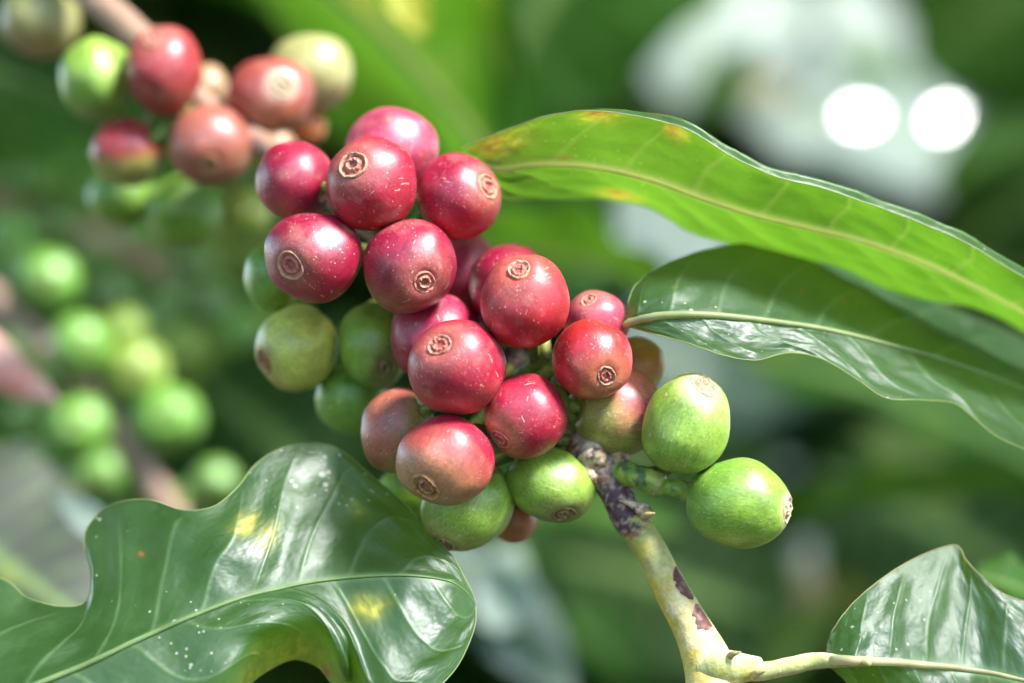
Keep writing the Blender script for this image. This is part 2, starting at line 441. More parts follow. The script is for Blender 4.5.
B('G6', (551, 484, 4, 45, 37), 'green cherry below the scratched red one, left of the brown part of the stem', (GR2, GR, (.3, .22, .1)), eye=(562, 514), tilt=-18, grad=(-.3, 0, 1), gr=(.2, 1))
main['G6']['eye'] = 'green'
B('G7', (514, 518, 14, 24, 26), 'small brownish orange cherry behind the two bottom green ones', (BRN, (.34, .14, .05), TAN), pole=(.2, -.6, -1))
B('M1', (617, 411, 5, 47, 46), 'two tone cherry, pink above and yellow green below, beside the top of the stem', (OL, (.50, .10, .10), PINK), pole=(.5, .3, -1), grad=(.75, -.2, .65), gr=(-.1, .6))
B('M2', (636, 367, 15, 29, 30), 'olive brown cherry in shade behind the pink and green one', (BRN, OL, OL), pole=(.5, .3, -1))
B('G8', (686, 424, -3, 52, 44), 'upright light green cherry with a pale tan patch on its top, right of the cluster', (GR2, GR, (.50, .42, .24)), eye=(702, 388), tilt=68, grad=(-.6, 0, .2), eyew=.42, eyef=.95)
main['G8']['eye'] = 'pale'
B('G9', (739, 504, -3, 52.5, 45), 'lone green cherry at the far right with a pale eye on its right side', (GR, GRD, (.42, .30, .16)), eye=(785, 510), tilt=-6, grad=(-.5, 0, .3), gr=(-.1, 1), eyew=.1)
main['G9']['eye'] = 'pale'
main['G9']['pole'] = (.93, -.10, 1)
B('G10', (408, 492, 22, 30, 28), 'blurred pale green cherry behind the tip edge of the big lower leaf', (GR2, GR, GR), pole=(-.2, .5, -1))

# push overlapping cherries apart in depth only
keys = list(main)
for it in range(160):
    for a in range(len(keys)):
        for b in range(a + 1, len(keys)):
            s1, s2 = main[keys[a]]['c'], main[keys[b]]['c']
            p1, p2 = P(*s1[:3]), P(*s2[:3])
            r1 = (s1[3] * s1[4]) ** .5 * K * (D0 + s1[2] * .001); r2 = (s2[3] * s2[4]) ** .5 * K * (D0 + s2[2] * .001)
            ds = (p1 - p2).length; need = (r1 + r2) * 0.95
            if ds < need:
                lat = math.hypot(p1.x - p2.x, p1.z - p2.z)
                if lat < need:
                    dy = math.sqrt(need ** 2 - lat ** 2) * 1000
                    cur = abs(s1[2] - s2[2])
                    push = (dy - cur) * 0.15
                    f, g = (s1, s2) if s1[2] <= s2[2] else (s2, s1)
                    f[2] -= push * 0.25; g[2] += push * 0.75
for k_ in keys: main[k_]['c'][2] = max(-11, min(46, main[k_]['c'][2]))

# main stem: the pieces of the branch run from the leaf node at the bottom into the clusters
stem_px = [(722, 745, -6, 27), (716, 700, -4, 29), (708, 664, -2, 25), (693, 630, 0, 19.5), (671, 590, 1, 17), (652, 553, 2, 16), (636, 527, 3, 16), (620, 498, 4, 16.5),
           (608, 476, 5, 19), (597, 458, 6, 23.5), (584, 443, 8, 18.5), (568, 424, 12, 15), (540, 390, 16, 14.5), (505, 352, 20, 15), (460, 310, 24, 14),
           (400, 250, 30, 14), (340, 200, 38, 14), (270, 150, 48, 13), (205, 105, 56, 13), (140, 38, 64, 15), (90, -5, 72, 16), (20, -60, 82, 16)]
spts = [P(a, b, c) for a, b, c, r in stem_px]
srad = [r * K * (D0 + c * .001) for a, b, c, r in stem_px]
def nearest_stem(p, lo=9, hi=16):
    c = catmull([tuple(q) for q in spts[lo:hi]], 60)
    i = np.argmin(((c - np.array(p)) ** 2).sum(1))
    return Vector(c[i])
nS = len(stem_px) - 1
def stem_col(t, th, p):
    x = t * nS                                   # control point index
    n = fbm(p * 350, 4); n2 = fbm(p * 1100, 3)
    cream = lerp3((0.60, 0.46, 0.15), (0.74, 0.62, 0.34), 0.5 + n)
    cream = lerp3(cream, (0.56, 0.42, 0.04), sstep(.1, 1.0, -math.sin(th + n * 1.5)) * .9)
    green = (0.30, 0.34, 0.08)
    purple = lerp3((0.10, 0.045, 0.06), (0.36, 0.25, 0.20), sstep(.0, .16, n2 + n * .5))
    purple = lerp3(purple, (0.36, 0.13, 0.05), sstep(.08, .2, n))
    c = lerp3(cream, green, sstep(3.8, 5.6, x + n * 1.5) * 0.7)
    f = sstep(6.1, 6.35, x + n * 1.6 + 0.35 * math.cos(th + .4))
    c = lerp3(c, purple, f)
    # pale flaky patches round the knobby node
    k = math.exp(-((x - 9.3) / 1.1) ** 2)
    c = lerp3(c, (0.60, 0.46, 0.36), k * sstep(-.10, .10, n2 + .25 * math.cos(th - .6)) * .95)
    far = sstep(16.5, 17.5, x)
    c = lerp3(c, (0.36, 0.22, 0.15), far)
    return c
def stem_lump(t, th, p):
    x = t * nS
    k = math.exp(-((x - 9.1) / 0.8) ** 2)
    k2 = math.exp(-((x - 6.5) / 0.45) ** 2)
    return 1 + k * (0.14 * math.cos(2 * th + 1) + 0.7 * fbm(p * 420, 4) + .5 * abs(fbm(p * 1100, 3))) + k2 * (0.16 * math.cos(th - 4.9) + .2 * fbm(p * 500, 3)) + 0.05 * fbm(p * 900, 3) * sstep(6, 6.6, x)
stem = tube('coffee_branch', spts, srad, stem_col, M_BARK, None, seg=44, n=620, rough=.05, lump=stem_lump, nscale=200)
tag(stem, 'bare coffee branch, cream at the bottom, purple brown bark above, carrying the fruit', 'branch')
# red brown flakes of bark on the cream part
def flake(pts, w, name='bark_flake'):
    """scab of old bark: a thin curved chip lying on the stem"""
    c = catmull(pts, 26); vs = []; cols = []
    for i, q in enumerate(c):
        t = i / 25
        wd = w * math.sin(math.pi * min(1, t * 1.02 + .0)) ** .6 * (1 + .5 * mn.noise(Vector((t * 9, w, 0))))
        for j in range(7):
            s = j / 6 - .5
            v = P(q[0] + s * wd * 1.0, q[1] - s * wd * .5, q[2])
            # project to the stem surface
            cc = catmull([tuple(z) for z in spts[:9]], 90)
            k = np.argmin(((cc[:, 0] - v.x) ** 2 + (cc[:, 2] - v.z) ** 2))
            rr = catmull([[z] for z in srad[:9]], 90)[k, 0]
            ax = Vector(cc[k]); lv = Vector((v.x - ax.x, 0, v.z - ax.z)); lat = lv.length
            if lat > rr * .97:
                v = Vector((ax.x, v.y, ax.z)) + lv * (rr * .97 / lat); lat = rr * .97
            y = ax.y - math.sqrt(max(0, (rr * 1.0) ** 2 - lat ** 2)) - .00022 * math.cos(s * 2.6) - .00012
            vs.append(Vector((v.x, y, v.z)))
            n = fbm(vs[-1] * 900, 3)
            cols.append((*lerp3((.12, .04, .035), (.34, .18, .13), sstep(0, .25, n)), 1))
    return mesh_obj(name, vs, grid_faces(26, 7), M_BARK, stem, {'skin': ('FLOAT_COLOR', cols)})
flake([(676, 566, 0), (683, 582, 0), (693, 599, 0)], 15)
flake([(695, 603, 0), (706, 622, 0), (722, 642, 0)], 17)
# petiole to the lower right leaf
def cream_col(t, th, p):
    n = fbm(p * 350, 4)
    return lerp3(lerp3((0.62, 0.55, 0.32), (0.42, 0.30, 0.12), sstep(.05, .3, n)), (.36, .42, .08), sstep(.3, .9, math.sin(th + 1.6)) * .6)
tube('leaf_node', [P(700, 672, -4), P(722, 668, -5), P(742, 668, -5), P(760, 667, -4)], [x * K * D0 for x in (13, 18, 15, 10)], cream_col, M_BARK, stem, seg=24, n=40, rough=.12, nscale=300)
# crusty leaf scars on the knobby node
def crust_col(t, th, p):
    n = fbm(p * 900, 4)
    return lerp3(lerp3((.62, .50, .38), (.45, .30, .14), sstep(-.05, .1, n)), (.14, .07, .06), sstep(.10, .2, fbm(p * 600 + Vector((4, 4, 4)), 4)))
for pts_, r_ in (([(574, 452, 5), (582, 463, 4), (589, 473, 3), (600, 480, 3)], (4, 9, 9, 4)), ([(592, 434, 6), (604, 440, 5), (613, 447, 4), (618, 457, 4), (613, 468, 5)], (4, 9, 10, 10, 4)),
                 ([(583, 440, 5), (593, 448, 3), (600, 458, 2.5), (606, 468, 3)], (4, 9, 9, 4)), ([(618, 500, 1), (634, 505, 0), (646, 512, 1), (648, 522, 3)], (2, 4, 6, 4))):
    tube('leaf_scar', [P(*q) for q in pts_], [x * K * D0 for x in r_], crust_col, M_BARK, stem, seg=22, n=60, rough=.9, nscale=420)
# small collar of dried stipules
for (a, b, l, w_) in ((733, 655, 8, 4), (757, 674, 9, 5), (648, 516, 7, 4)):
    tube('stipule', [P(a - 4, b + 2, -6), P(a, b - 1, -8), P(a + l, b - 3, -9)], [w_ * K * D0, w_ * .8 * K * D0, .6 * K * D0],
         lambda t, th, p: lerp3((.5, .38, .18), (.34, .30, .12), t), M_BARK, stem, seg=8, n=10, rough=.2)

# knobby green spur that carries the two right hand cherries
def spur_col(t, th, p):
    n = fbm(p * 500, 4)
    c = lerp3((0.20, 0.33, 0.05), (0.42, 0.46, 0.10), sstep(-.1, .25, n))
    dk = (0.045, 0.10, 0.05)
    c = lerp3(c, dk, sstep(.06, .2, fbm(p * 420 + Vector((7, 3, 1)), 3)) * .85)
    return lerp3(c, (.4, .33, .14), math.exp(-((t - .55) / .07) ** 2) * .6)
spur = tube('fruit_spur', [P(606, 472, 8), P(625, 474, 3), P(641, 477, 0), P(655, 482, 0), P(664, 486, 0), P(678, 489, 0), P(696, 494, 0)],
     [x * K * D0 for x in (14, 13, 12.5, 13.5, 10.5, 9.5, 10)], spur_col, M_STALK, stem, seg=28, n=120, rough=.35, nscale=260,
     lump=lambda t, th, p: 1 + .13 * math.exp(-((t - .6) / .05) ** 2) - .12 * math.exp(-((t - .72) / .06) ** 2))
tube('fruit_spur', [P(648, 478, 1), P(660, 470, 2), P(672, 462, 3)], [x * K * D0 for x in (9, 8, 8)], spur_col, M_STALK, stem, seg=16, n=24, rough=.3, nscale=300)
# short spurs inside the cluster
for pts in ([(520, 375, 12), (536, 362, 8), (548, 352, 6)], [(528, 378, 13), (546, 372, 8), (560, 366, 6)], [(556, 410, 12), (572, 404, 10), (590, 405, 9)],
            [(545, 395, 14), (545, 350, 6), (540, 330, 8)]):
    tube('fruit_spur', [P(*q) for q in pts], [x * K * D0 for x in (8, 7, 7)], spur_col, M_STALK, stem, seg=14, n=20, rough=.3, nscale=300)

GRP = 'coffee cherries of the main cluster'
for k_ in keys:
    s = main[k_]
    if k_ == 'G9': to = P(690, 492, 0)
    elif k_ == 'G8': to = P(668, 465, 2)
    elif k_ == 'M1': to = P(590, 405, 9)
    else: to = nearest_stem(P(*s['c'][:3]))
    make_berry('coffee_cherry', s, s['label'], 'coffee cherry', GRP, stalk_to=to)

# ------------------------------------------------------------------ second cluster further back on the same branch
def second(c, label, col, **kw):
    s = dict(c=list(c), col=col, **kw)
    if 'eyepx' in kw: s['pole'] = pole_of(c, *kw['eyepx'])
    make_berry('coffee_cherry', s, label, 'coffee cherry', 'coffee cherries of the blurred cluster behind, upper left', stalk_to=to2(P(*c[:3])), res=.6)
def to2(p): return nearest_stem(p, 16, 22)
DR = (0.36, 0.028, 0.035)
second((164, 71, 50, 39, 45), 'blurred red cherry next to where the pinkish twig enters, upper left cluster', (DR, (.28, .05, .03), EYE), eyepx=(157, 38), grad=(0, 0, -1))
second((97, 79, 56, 37, 42), 'blurred bright green cherry left of the red one by the pinkish twig', (GR2, GRD, GR), pole=(-.5, .3, -1))
second((127, 152, 54, 36, 34), 'blurred cherry, red on top and green below, under the bright green one', (DR, OL, GR), pole=(-.3, -.3, -1), gr=(.0, .5), grad=(.2, 0, -1))
second((210, 146, 50, 43, 41), 'blurred brownish pink cherry with a dark eye near its bottom, upper left cluster', ((.34, .09, .06), (.34, .17, .08), BRN), eyepx=(214, 168), grad=(.2, 0, -1), eye='tan', eyes=.8)
second((271, 95, 54, 44, 39), 'blurred dull red cherry with a wide pale patch facing the viewer', ((.34, .06, .045), (.30, .10, .04), (.58, .34, .26)), eyepx=(286, 88), grad=(0, 0, -1), eye='pale', eyes=1.3, eyef=.9, eyew=.2)
second((311, 73, 68, 43, 39), 'blurred beige green cherry, rightmost of the upper left cluster', (TANG, TAN, TAN), pole=(.3, .3, -1))
second((40, 18, 84, 40, 40), 'blurred tan cherry in the very top left corner', (TANG, (.3, .2, .07), TAN), pole=(.3, -.3, -1))
second((207, 88, 72, 21, 24), 'small blurred beige cherry squeezed between the two reddest of the rear cluster', (TAN, (.4, .2, .14), TAN), pole=(.3, .3, -1))
second((305, 125, 70, 21, 21), 'small blurred orange cherry under the beige green one', ((.50, .12, .03), (.44, .12, .03), TAN), pole=(.3, .3, -1))
second((275, 150, 68, 24, 24), 'small blurred pale beige cherry beneath the dull red one', (TAN, YG, TAN), pole=(.3, .3, -1))
second((185, 212, 74, 40, 38), 'blurred green cherry hanging below the brownish pink one', (GRD, GR, GR), pole=(-.3, -.3, -1))
second((122, 196, 78, 34, 32), 'blurred green cherry below the red and green one', (GRD, GR, GR), pole=(-.3, -.3, -1))
second((243, 212, 80, 25, 26), 'small blurred yellow green cherry at the lower right of the rear cluster', (YG, GR, GR), pole=(-.3, -.3, -1))

# ------------------------------------------------------------------ unripe clusters on the branches at the left, far out of focus
def bg_branch(pts, r, col, label):
    o = tube('coffee_branch', [P(*p) for p in pts], [r * K * (D0 + p[2] * .001) for p in pts],
             lambda t, th, p: lerp3(col, tuple(x * .6 for x in col), sstep(0, .3, fbm(p * 90))), M_BARK, None, seg=14, n=40, rough=.1, nscale=120)
    tag(o, label, 'branch', 'blurred branches behind at the left')
    return [P(*p) for p in pts]
ba = bg_branch([(-60, 250, 178), (0, 305, 176), (50, 350, 176), (108, 412, 172), (145, 470, 170), (180, 525, 172), (240, 610, 178)], 12, (.46, .29, .23), 'blurred pinkish brown branch running down through the green berries at the left')
bb = bg_branch([(-50, 170, 222), (20, 212, 212), (80, 230, 206), (150, 262, 206), (200, 300, 216), (230, 330, 226)], 11, (.46, .28, .17), 'blurred light brown branch sloping down above the green berries at the left')
unr = [((80, 345, 165, 31, 32), 'blurred green berry directly above the upper bend of the pinkish branch', 0), ((138, 370, 168, 31, 30), 'blurred yellowish green berry right of the pinkish branch, upper one of two', 0),
       ((168, 418, 168, 34, 33), 'blurred green berry right of the pinkish branch, lower one of two', 0), ((80, 426, 168, 32, 32), 'blurred green berry left of the pinkish branch, level with the lower right one', 0),
       ((100, 474, 170, 28, 27), 'blurred green berry against the left side of the pinkish branch near its foot', 0), ((50, 280, 172, 30, 30), 'blurred green berry in front of the gap between the two blurred branches', 0),
       ((216, 482, 175, 24, 23), 'blurred pale green berry just above the edge of the lobed leaf', 0), ((188, 502, 180, 22, 18), 'blurred green berry touching the edge of the lobed leaf beside the branch foot', 0),
       ((34, 415, 172, 24, 20), 'blurred dark green berry by the tip of the salmon shoot', 0), ((15, 235, 205, 27, 26), 'blurred green berry at the left edge above the light brown branch', 1),
       ((44, 178, 215, 30, 28), 'large blurred pale green berry above the start of the light brown branch', 1), ((100, 190, 215, 27, 25), 'blurred green berry above the middle of the light brown branch', 1),
       ((150, 322, 200, 25, 23), 'dim green berry below the light brown branch, nearest the yellowish one', 1), ((212, 305, 205, 25, 25), 'dim green berry below the right end of the light brown branch', 1),
       ((195, 262, 206, 20, 20), 'small dim green berry above the right half of the light brown branch', 1), ((118, 292, 204, 24, 24), 'dim green berry right under the middle of the light brown branch', 1),
       ((15, 345, 176, 22, 22), 'dim green berry at the left edge above the salmon shoot', 0), ((60, 226, 205, 20, 20), 'dim green berry hugging the light brown branch near its left end', 1),
       ((8, 178, 220, 30, 28), 'blurred green berry at the left edge high above the light brown branch', 1), ((74, 160, 225, 24, 22), 'blurred pale green berry highest of the left hand band', 1),
       ((140, 232, 212, 22, 22), 'blurred green berry right above the bend of the light brown branch', 1), ((100, 255, 208, 24, 22), 'blurred green berry pressed on the underside of the light brown branch', 1),
       ((25, 265, 206, 26, 25), 'blurred green berry below the left start of the light brown branch', 1), ((170, 300, 205, 24, 24), 'blurred green berry under the branch between two dim berries', 1),
       ((240, 330, 205, 22, 22), 'blurred green berry hanging from the far right of the light brown branch', 1), ((180, 345, 200, 22, 22), 'blurred green berry above the lower yellowish pair', 1),
       ((52, 380, 178, 24, 24), 'blurred green berry behind the tip of the salmon shoot', 0), ((125, 330, 176, 22, 22), 'blurred green berry filling the space above the yellowish berry', 0),
       ((48, 450, 176, 24, 22), 'blurred green berry low at the left above the grey green leaf', 0), ((130, 500, 182, 20, 20), 'blurred green berry right on the foot of the pinkish branch', 0),
       ((190, 228, 214, 22, 20), 'blurred light green berry just under the rear cluster', 1)]
for c, lb, w in unr:
    P0 = P(*c[:3]); br = ba if w == 0 else bb
    cc = catmull([tuple(q) for q in br], 80); to = Vector(cc[np.argmin(((cc - np.array(P0)) ** 2).sum(1))])
    bright = R.uniform(.8, 1.25)
    col = tuple(x * bright for x in (0.16, 0.35, 0.045))
    if 'yellowish' in lb and 'nearest' not in lb: col = (.32, .44, .07)
    if 'dim' in lb: col = (.15, .25, .06)
    make_berry('coffee_berry', dict(c=list(c), col=(col, tuple(x * .8 for x in col), col), pole=(R.uniform(-.4, .4), R.uniform(-.5, .2), 1), eye='green', eyes=.7), lb, 'coffee berry', 'blurred unripe berries behind at the left', stalk_to=to, res=.45)
# salmon shoot entering from the left edge
sh = tube('coffee_shoot', [P(-90, 300, 95), P(-40, 335, 95), P(0, 366, 95), P(25, 384, 95), P(50, 398, 95), P(58, 403, 95)], [x * K * .545 for x in (26, 26, 24, 18, 8, 2)],
     lambda t, th, p: lerp3((.92, .48, .42), (.88, .30, .24), sstep(0, .3, fbm(p * 100))), M_STALK, None, seg=20, n=40)
tag(sh, 'blurred salmon pink shoot poking in at the left edge', 'shoot')

# ------------------------------------------------------------------ leaves
def finish_leaf(name, pts, uv, mask, n, m, mat, label, group, mid_r, rim_r, rimcol=(.36, .44, .16), midcol=(.34, .44, .16), rims=(True, True), upper_sign=1, rib_side=1, midrow=None):
    """pts n x m array (u along, v across). Adds midrib and margin as parts."""
    f = grid_faces(n, m)
    if upper_sign < 0: f = [q[::-1] for q in f]
    o = mesh_obj(name, pts.reshape(-1, 3), f, mat, None, {'mask': ('FLOAT_COLOR', mask.reshape(-1, 4)), 'uvl': ('FLOAT_VECTOR', uv.reshape(-1, 3))})
    tag(o, label, 'leaf', group)
    mr = m // 2 if midrow is None else midrow
    c = pts[:, mr]
    # surface normals along the midrib towards the upper side
    du = np.gradient(c, axis=0); dv = pts[:, min(m - 1, mr + 1)] - pts[:, max(0, mr - 1)]
    nn = np.cross(du, dv); nn /= np.linalg.norm(nn, axis=1)[:, None] + 1e-12
    nn *= upper_sign
    return o, c, nn

def strip_tube(name, c, r, col, mat, parent, seg=8, off=None):
    n = len(c); verts = []; cols = []; prev = None
    for i in range(n):
        t = Vector(c[min(i + 1, n - 1)] - c[max(i - 1, 0)])
        if t.length < 1e-9: t = Vector((1, 0, 0))
        t.normalize()
        a = t.orthogonal().normalized() if prev is None else (prev - t * prev.dot(t)).normalized()
        prev = a; b = t.cross(a)
        rr = r[i] if hasattr(r, '__len__') else r
        cc = Vector(c[i]) + (Vector(off[i]) if off is not None else Vector())
        for j in range(seg):
            th = 2 * math.pi * j / seg
            verts.append(cc + (a * math.cos(th) + b * math.sin(th)) * rr)
            k = 1 + .4 * fbm(cc * 300)
            cols.append((col[0] * k, col[1] * k, col[2] * k, 1))
    return mesh_obj(name, verts, grid_faces(n, seg, True), mat, parent, {'skin': ('FLOAT_COLOR', cols)})

def hero_leaf(label, rows, n, m, mat, nv=9, sweep=1.2, quilt=.0012, groove=.0009, upper_sign=1, vein_w=.05, midw=.03, spots=(), extra=None,
              mid_r=.0007, rim_r=.00010, group='leaves in focus around the fruit', midcol=(.34, .44, .16), rimcol=(.36, .44, .16), vstr=.8, wob=.0006, rib=1):
    """rows: list of (v, control points in pixels+mm); first row is one margin, last the other, the row with v=0 the midrib"""
    vs = [r[0] for r in rows]
    cur = [np.array([list(P(*q)) for q in catmull(r[1], n)]) for r in rows]     # each n x 3
    cur = np.stack(cur, 1)                                                       # n x k x 3
    vv = np.linspace(vs[0], vs[-1], m)
    # resample across with a smooth curve, creased at the midrib
    par = np.interp(vv, vs, np.arange(len(vs)))
    pts = np.zeros((n, m, 3))
    k = len(vs); mi = vs.index(0) if 0 in vs else k // 2
    def seg_interp(arr, x):       # arr n x kk x 3, x in [0,kk-1]
        kk = arr.shape[1]
        ext = np.concatenate([2 * arr[:, :1] - arr[:, 1:2], arr, 2 * arr[:, -1:] - arr[:, -2:-1]], 1)
        i = min(int(x), kk - 2); u = x - i
        a, b, c, d = ext[:, i], ext[:, i + 1], ext[:, i + 2], ext[:, i + 3]
        return 0.5 * ((2 * b) + (-a + c) * u + (2 * a - 5 * b + 4 * c - d) * u ** 2 + (-a + 3 * b - 3 * c + d) * u ** 3)
    for j, x in enumerate(par):
        if x <= mi and mi > 0: pts[:, j] = seg_interp(cur[:, :mi + 1], x)
        else: pts[:, j] = seg_interp(cur[:, mi:], x - mi)
    # normals
    du = np.gradient(pts, axis=0); dv = np.gradient(pts, axis=1)
    nn = np.cross(du, dv); nn /= np.linalg.norm(nn, axis=2)[..., None] + 1e-12
    nn *= upper_sign
    mask = np.zeros((n, m, 4)); mask[..., 3] = 1
    uv = np.zeros((n, m, 3))
    disp = np.zeros((n, m))
    vmax = max(abs(vs[0]), abs(vs[-1]))
    for i in range(n):
        u = i / (n - 1)
        for j in range(m):
            v = vv[j]; av = abs(v)
            uv[i, j] = (u, v, 0)
            side = 0.37 if v > 0 else 0
            s = u * nv - sweep * av * (0.8 + .3 * av) + side + .10 * mn.noise(Vector((u * 6, v * 2, side * 9)))
            fr = s - math.floor(s); dd = min(fr, 1 - fr)
            w = vein_w * (1.15 - .75 * min(1, av))
            ve = math.exp(-(dd / w) ** 2) * sstep(1.0, .75, av)
            vm = math.exp(-(v / midw) ** 2)
            # tertiary veins
            s3 = s * 5 + 2.5 * fbm(Vector((u * 9, v * 5, 1))); 
            f3 = abs(s3 - math.floor(s3) - .5)
            t3 = math.exp(-((f3 - .5) / .12) ** 2) * .22 * sstep(.1, .3, dd)
            mask[i, j, 0] = min(1, ve * vstr + vm + t3 * vstr * .6)
            disp[i, j] = quilt * (math.sin(math.pi * fr) ** 2 - .4) * sstep(0, .3, av) * sstep(1.02, .7, av) - groove * ve * .5 + wob * mn.noise(Vector((u * 22, v * 6, 4))) - groove * .3 * t3
            disp[i, j] += .00004 * mn.noise(Vector((u * 90, v * 40, 2)))
            disp[i, j] *= sstep(0, .12, av) * sstep(1.0, .90, u) * sstep(0, .05, u)
    for (su, sv, ru, rv, ch, st) in spots:
        for i in range(n):
            u = i / (n - 1)
            if abs(u - su) > ru * 2.2: continue
            for j in range(m):
                v = vv[j]
                e = ((u - su) / ru) ** 2 + ((v - sv) / rv) ** 2
                if e < 5:
                    e += 2.0 * fbm(Vector((u * 60, v * 18, ch)), 4)
                    mask[i, j, ch] = max(mask[i, j, ch], st * math.exp(-e))
    if extra: extra(pts, mask, vv)
    pts = pts + nn * disp[..., None]
    o, c, nr = finish_leaf('coffee_leaf', pts, uv, mask, n, m, mat, label, group, mid_r, rim_r, upper_sign=upper_sign, midrow=int(np.argmin(abs(vv))))
    rr = mid_r * (1 - .85 * np.linspace(0, 1, n))
    strip_tube('midrib', c, rr, midcol, M_RIM, o, off=nr * (-rr * .45)[:, None] * rib)
    for e in (0, m - 1):
        strip_tube('leaf_margin', pts[:, e], rim_r, rimcol, M_RIM, o, seg=6)
    # tip margin
    return o

# L3 big lobed leaf, lower left (upper side faces us). u runs from left (base side) to the tip at right
L3 = [(-1, [(-70, 560, 14), (0, 578, 10), (28, 598, 7), (55, 606, 3), (84, 603, 2), (91, 575, 4), (84, 540, 7), (97, 515, 8), (120, 502, 6), (150, 500, 4), (182, 510, 1), (212, 507, 1), (236, 489, 4), (256, 464, 7), (285, 447, 9.5), (315, 443, 11), (340, 450, 11), (370, 474, 9), (402, 501, 6), (432, 535, 3), (455, 560, 1), (470, 588, 0), (476, 603, 0)]),
      (-.5, [(-90, 650, -5), (-30, 640, -6), (10, 640, -7), (45, 640, -8), (75, 636, -8), (100, 618, -6), (120, 590, -3), (140, 566, -2), (165, 555, -3), (190, 552, -4.5), (215, 552, -5.5), (242, 548, -5), (265, 532, -2), (285, 517, 1), (308, 508, 3.5), (333, 504, 5), (356, 507, 5), (380, 520, 2.5), (405, 538, .5), (432, 556, -.5), (453, 572, -1), (468, 590, -1), (475.5, 604, -.5)]),
      (0, [(-80, 745, -17), (-20, 712, -16), (20, 692, -15.5), (50, 679, -15), (80, 667, -14), (108, 654, -13.5), (135, 641, -12.5), (160, 630, -11.5), (183, 620, -11), (206, 611, -10), (230, 602, -9), (253, 595, -7.5), (275, 590, -6), (296, 585, -5), (318, 581, -4), (340, 578, -3.5), (362, 576, -4), (385, 575, -4.5), (408, 575, -5), (430, 577, -4.5), (452, 582, -3.5), (466, 592, -2), (475, 605, -1)]),
      (.5, [(-70, 800, -22), (0, 775, -21), (40, 755, -20), (75, 742, -19), (105, 728, -18), (135, 715, -17.5), (163, 703, -17), (190, 690, -16), (215, 668, -14.5), (240, 645, -12.5), (265, 630, -11), (288, 622, -10), (310, 625, -9.5), (330, 640, -10), (350, 660, -11), (368, 672, -11.5), (385, 670, -12), (402, 660, -11), (420, 648, -9.5), (438, 636, -8), (455, 624, -6), (467, 612, -3.5), (474.5, 607, -1.5)]),
      (1, [(-60, 870, -22), (0, 850, -20), (50, 830, -18), (90, 810, -16), (130, 790, -15), (165, 770, -13), (200, 745, -9), (225, 715, -3), (246, 680, 3), (262, 658, 6), (282, 642, 8), (302, 638, 8), (322, 652, 6), (338, 675, 2), (355, 700, -5), (375, 715, -11), (395, 714, -13), (415, 704, -12), (435, 690, -10), (453, 672, -7), (467, 648, -5), (475, 625, -3), (476, 607, -1.5)])]
fold_ = [(225, 700, -14), (244, 664, -12), (262, 644, -10), (282, 633, -9), (304, 630, -8.5), (326, 640, -9), (345, 664, -11)]
half_ = [(213, 662, -15), (236, 636, -13), (258, 618, -11.5), (282, 606, -10), (308, 606, -9.5), (332, 618, -9.5), (352, 640, -10.5)]
low_ = [(226, 722, -4), (245, 690, 0), (263, 674, 2), (283, 663, 3), (303, 661, 3), (321, 670, 2), (336, 690, 0)]
h3, l3 = list(L3[3][1]), list(L3[4][1])
for q_ in range(7): h3[8 + q_] = half_[q_]; l3[7 + q_] = low_[q_]
f3 = [tuple(a_ * .44 + b_ * .56 for a_, b_ in zip(x_, y_)) for x_, y_ in zip(h3, l3)]
for q_ in range(7): f3[7 + q_] = fold_[q_]
h3[7] = (192, 688, -16)
L3 = L3[:3] + [(.5, h3), (.78, f3), (1, l3)]
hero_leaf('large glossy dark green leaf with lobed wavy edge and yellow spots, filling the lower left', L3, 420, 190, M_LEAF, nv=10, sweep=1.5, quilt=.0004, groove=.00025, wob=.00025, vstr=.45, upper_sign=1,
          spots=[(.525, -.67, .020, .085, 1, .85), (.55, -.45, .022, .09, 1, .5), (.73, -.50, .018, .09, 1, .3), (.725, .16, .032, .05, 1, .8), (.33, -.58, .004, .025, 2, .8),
                 (.45, 1.0, .13, .16, 1, .9), (.56, .97, .015, .05, 2, .6), (.62, .0, .004, .02, 2, .3)], vein_w=.045, midw=.022, mid_r=.00055, midcol=(.24, .36, .14))  # the wide yellow patch paints backlit glow into the curled notch edge

# L2 leaf at mid right (upper side faces us)
L2 = [(-1, [(628, 318, 2), (630, 296, 3), (645, 276, 6), (680, 258, 12), (725, 246, 20), (770, 242, 28), (810, 245, 36), (845, 258, 42), (880, 275, 48), (925, 296, 54), (970, 315, 60), (1020, 335, 66), (1080, 360, 74)]),
      (-.5, [(629, 320, 0), (640, 308, -1), (662, 293, 0), (695, 280, 4), (735, 274, 9), (775, 275, 14), (815, 280, 19), (855, 293, 24), (895, 308, 29), (935, 324, 35), (980, 341, 41), (1030, 362, 48), (1085, 390, 56)]),
      (0, [(630, 323, 0), (655, 317, -2), (685, 315, -3), (715, 316, -2), (747, 319, -1), (780, 323, 1), (815, 328, 4), (850, 335, 7), (890, 345, 11), (930, 356, 16), (975, 370, 21), (1025, 389, 26), (1085, 415, 33)]),
      (.5, [(629, 325, 0), (652, 326, -2.5), (682, 330, -4), (712, 337, -4), (745, 341, -3.5), (780, 341, -.5), (812, 343, 1), (845, 354, 3.5), (880, 370, 5), (920, 378, 9), (960, 387, 13), (1010, 410, 16), (1080, 445, 24)]),
      (1, [(629, 327, 0), (655, 334, -3), (690, 344, -6), (722, 355, -7), (755, 360, -6), (788, 353, -1), (820, 358, 0), (855, 378, 0), (886, 398, 0), (925, 400, 5), (958, 405, 9), (1000, 438, 8), (1080, 470, 16)])]
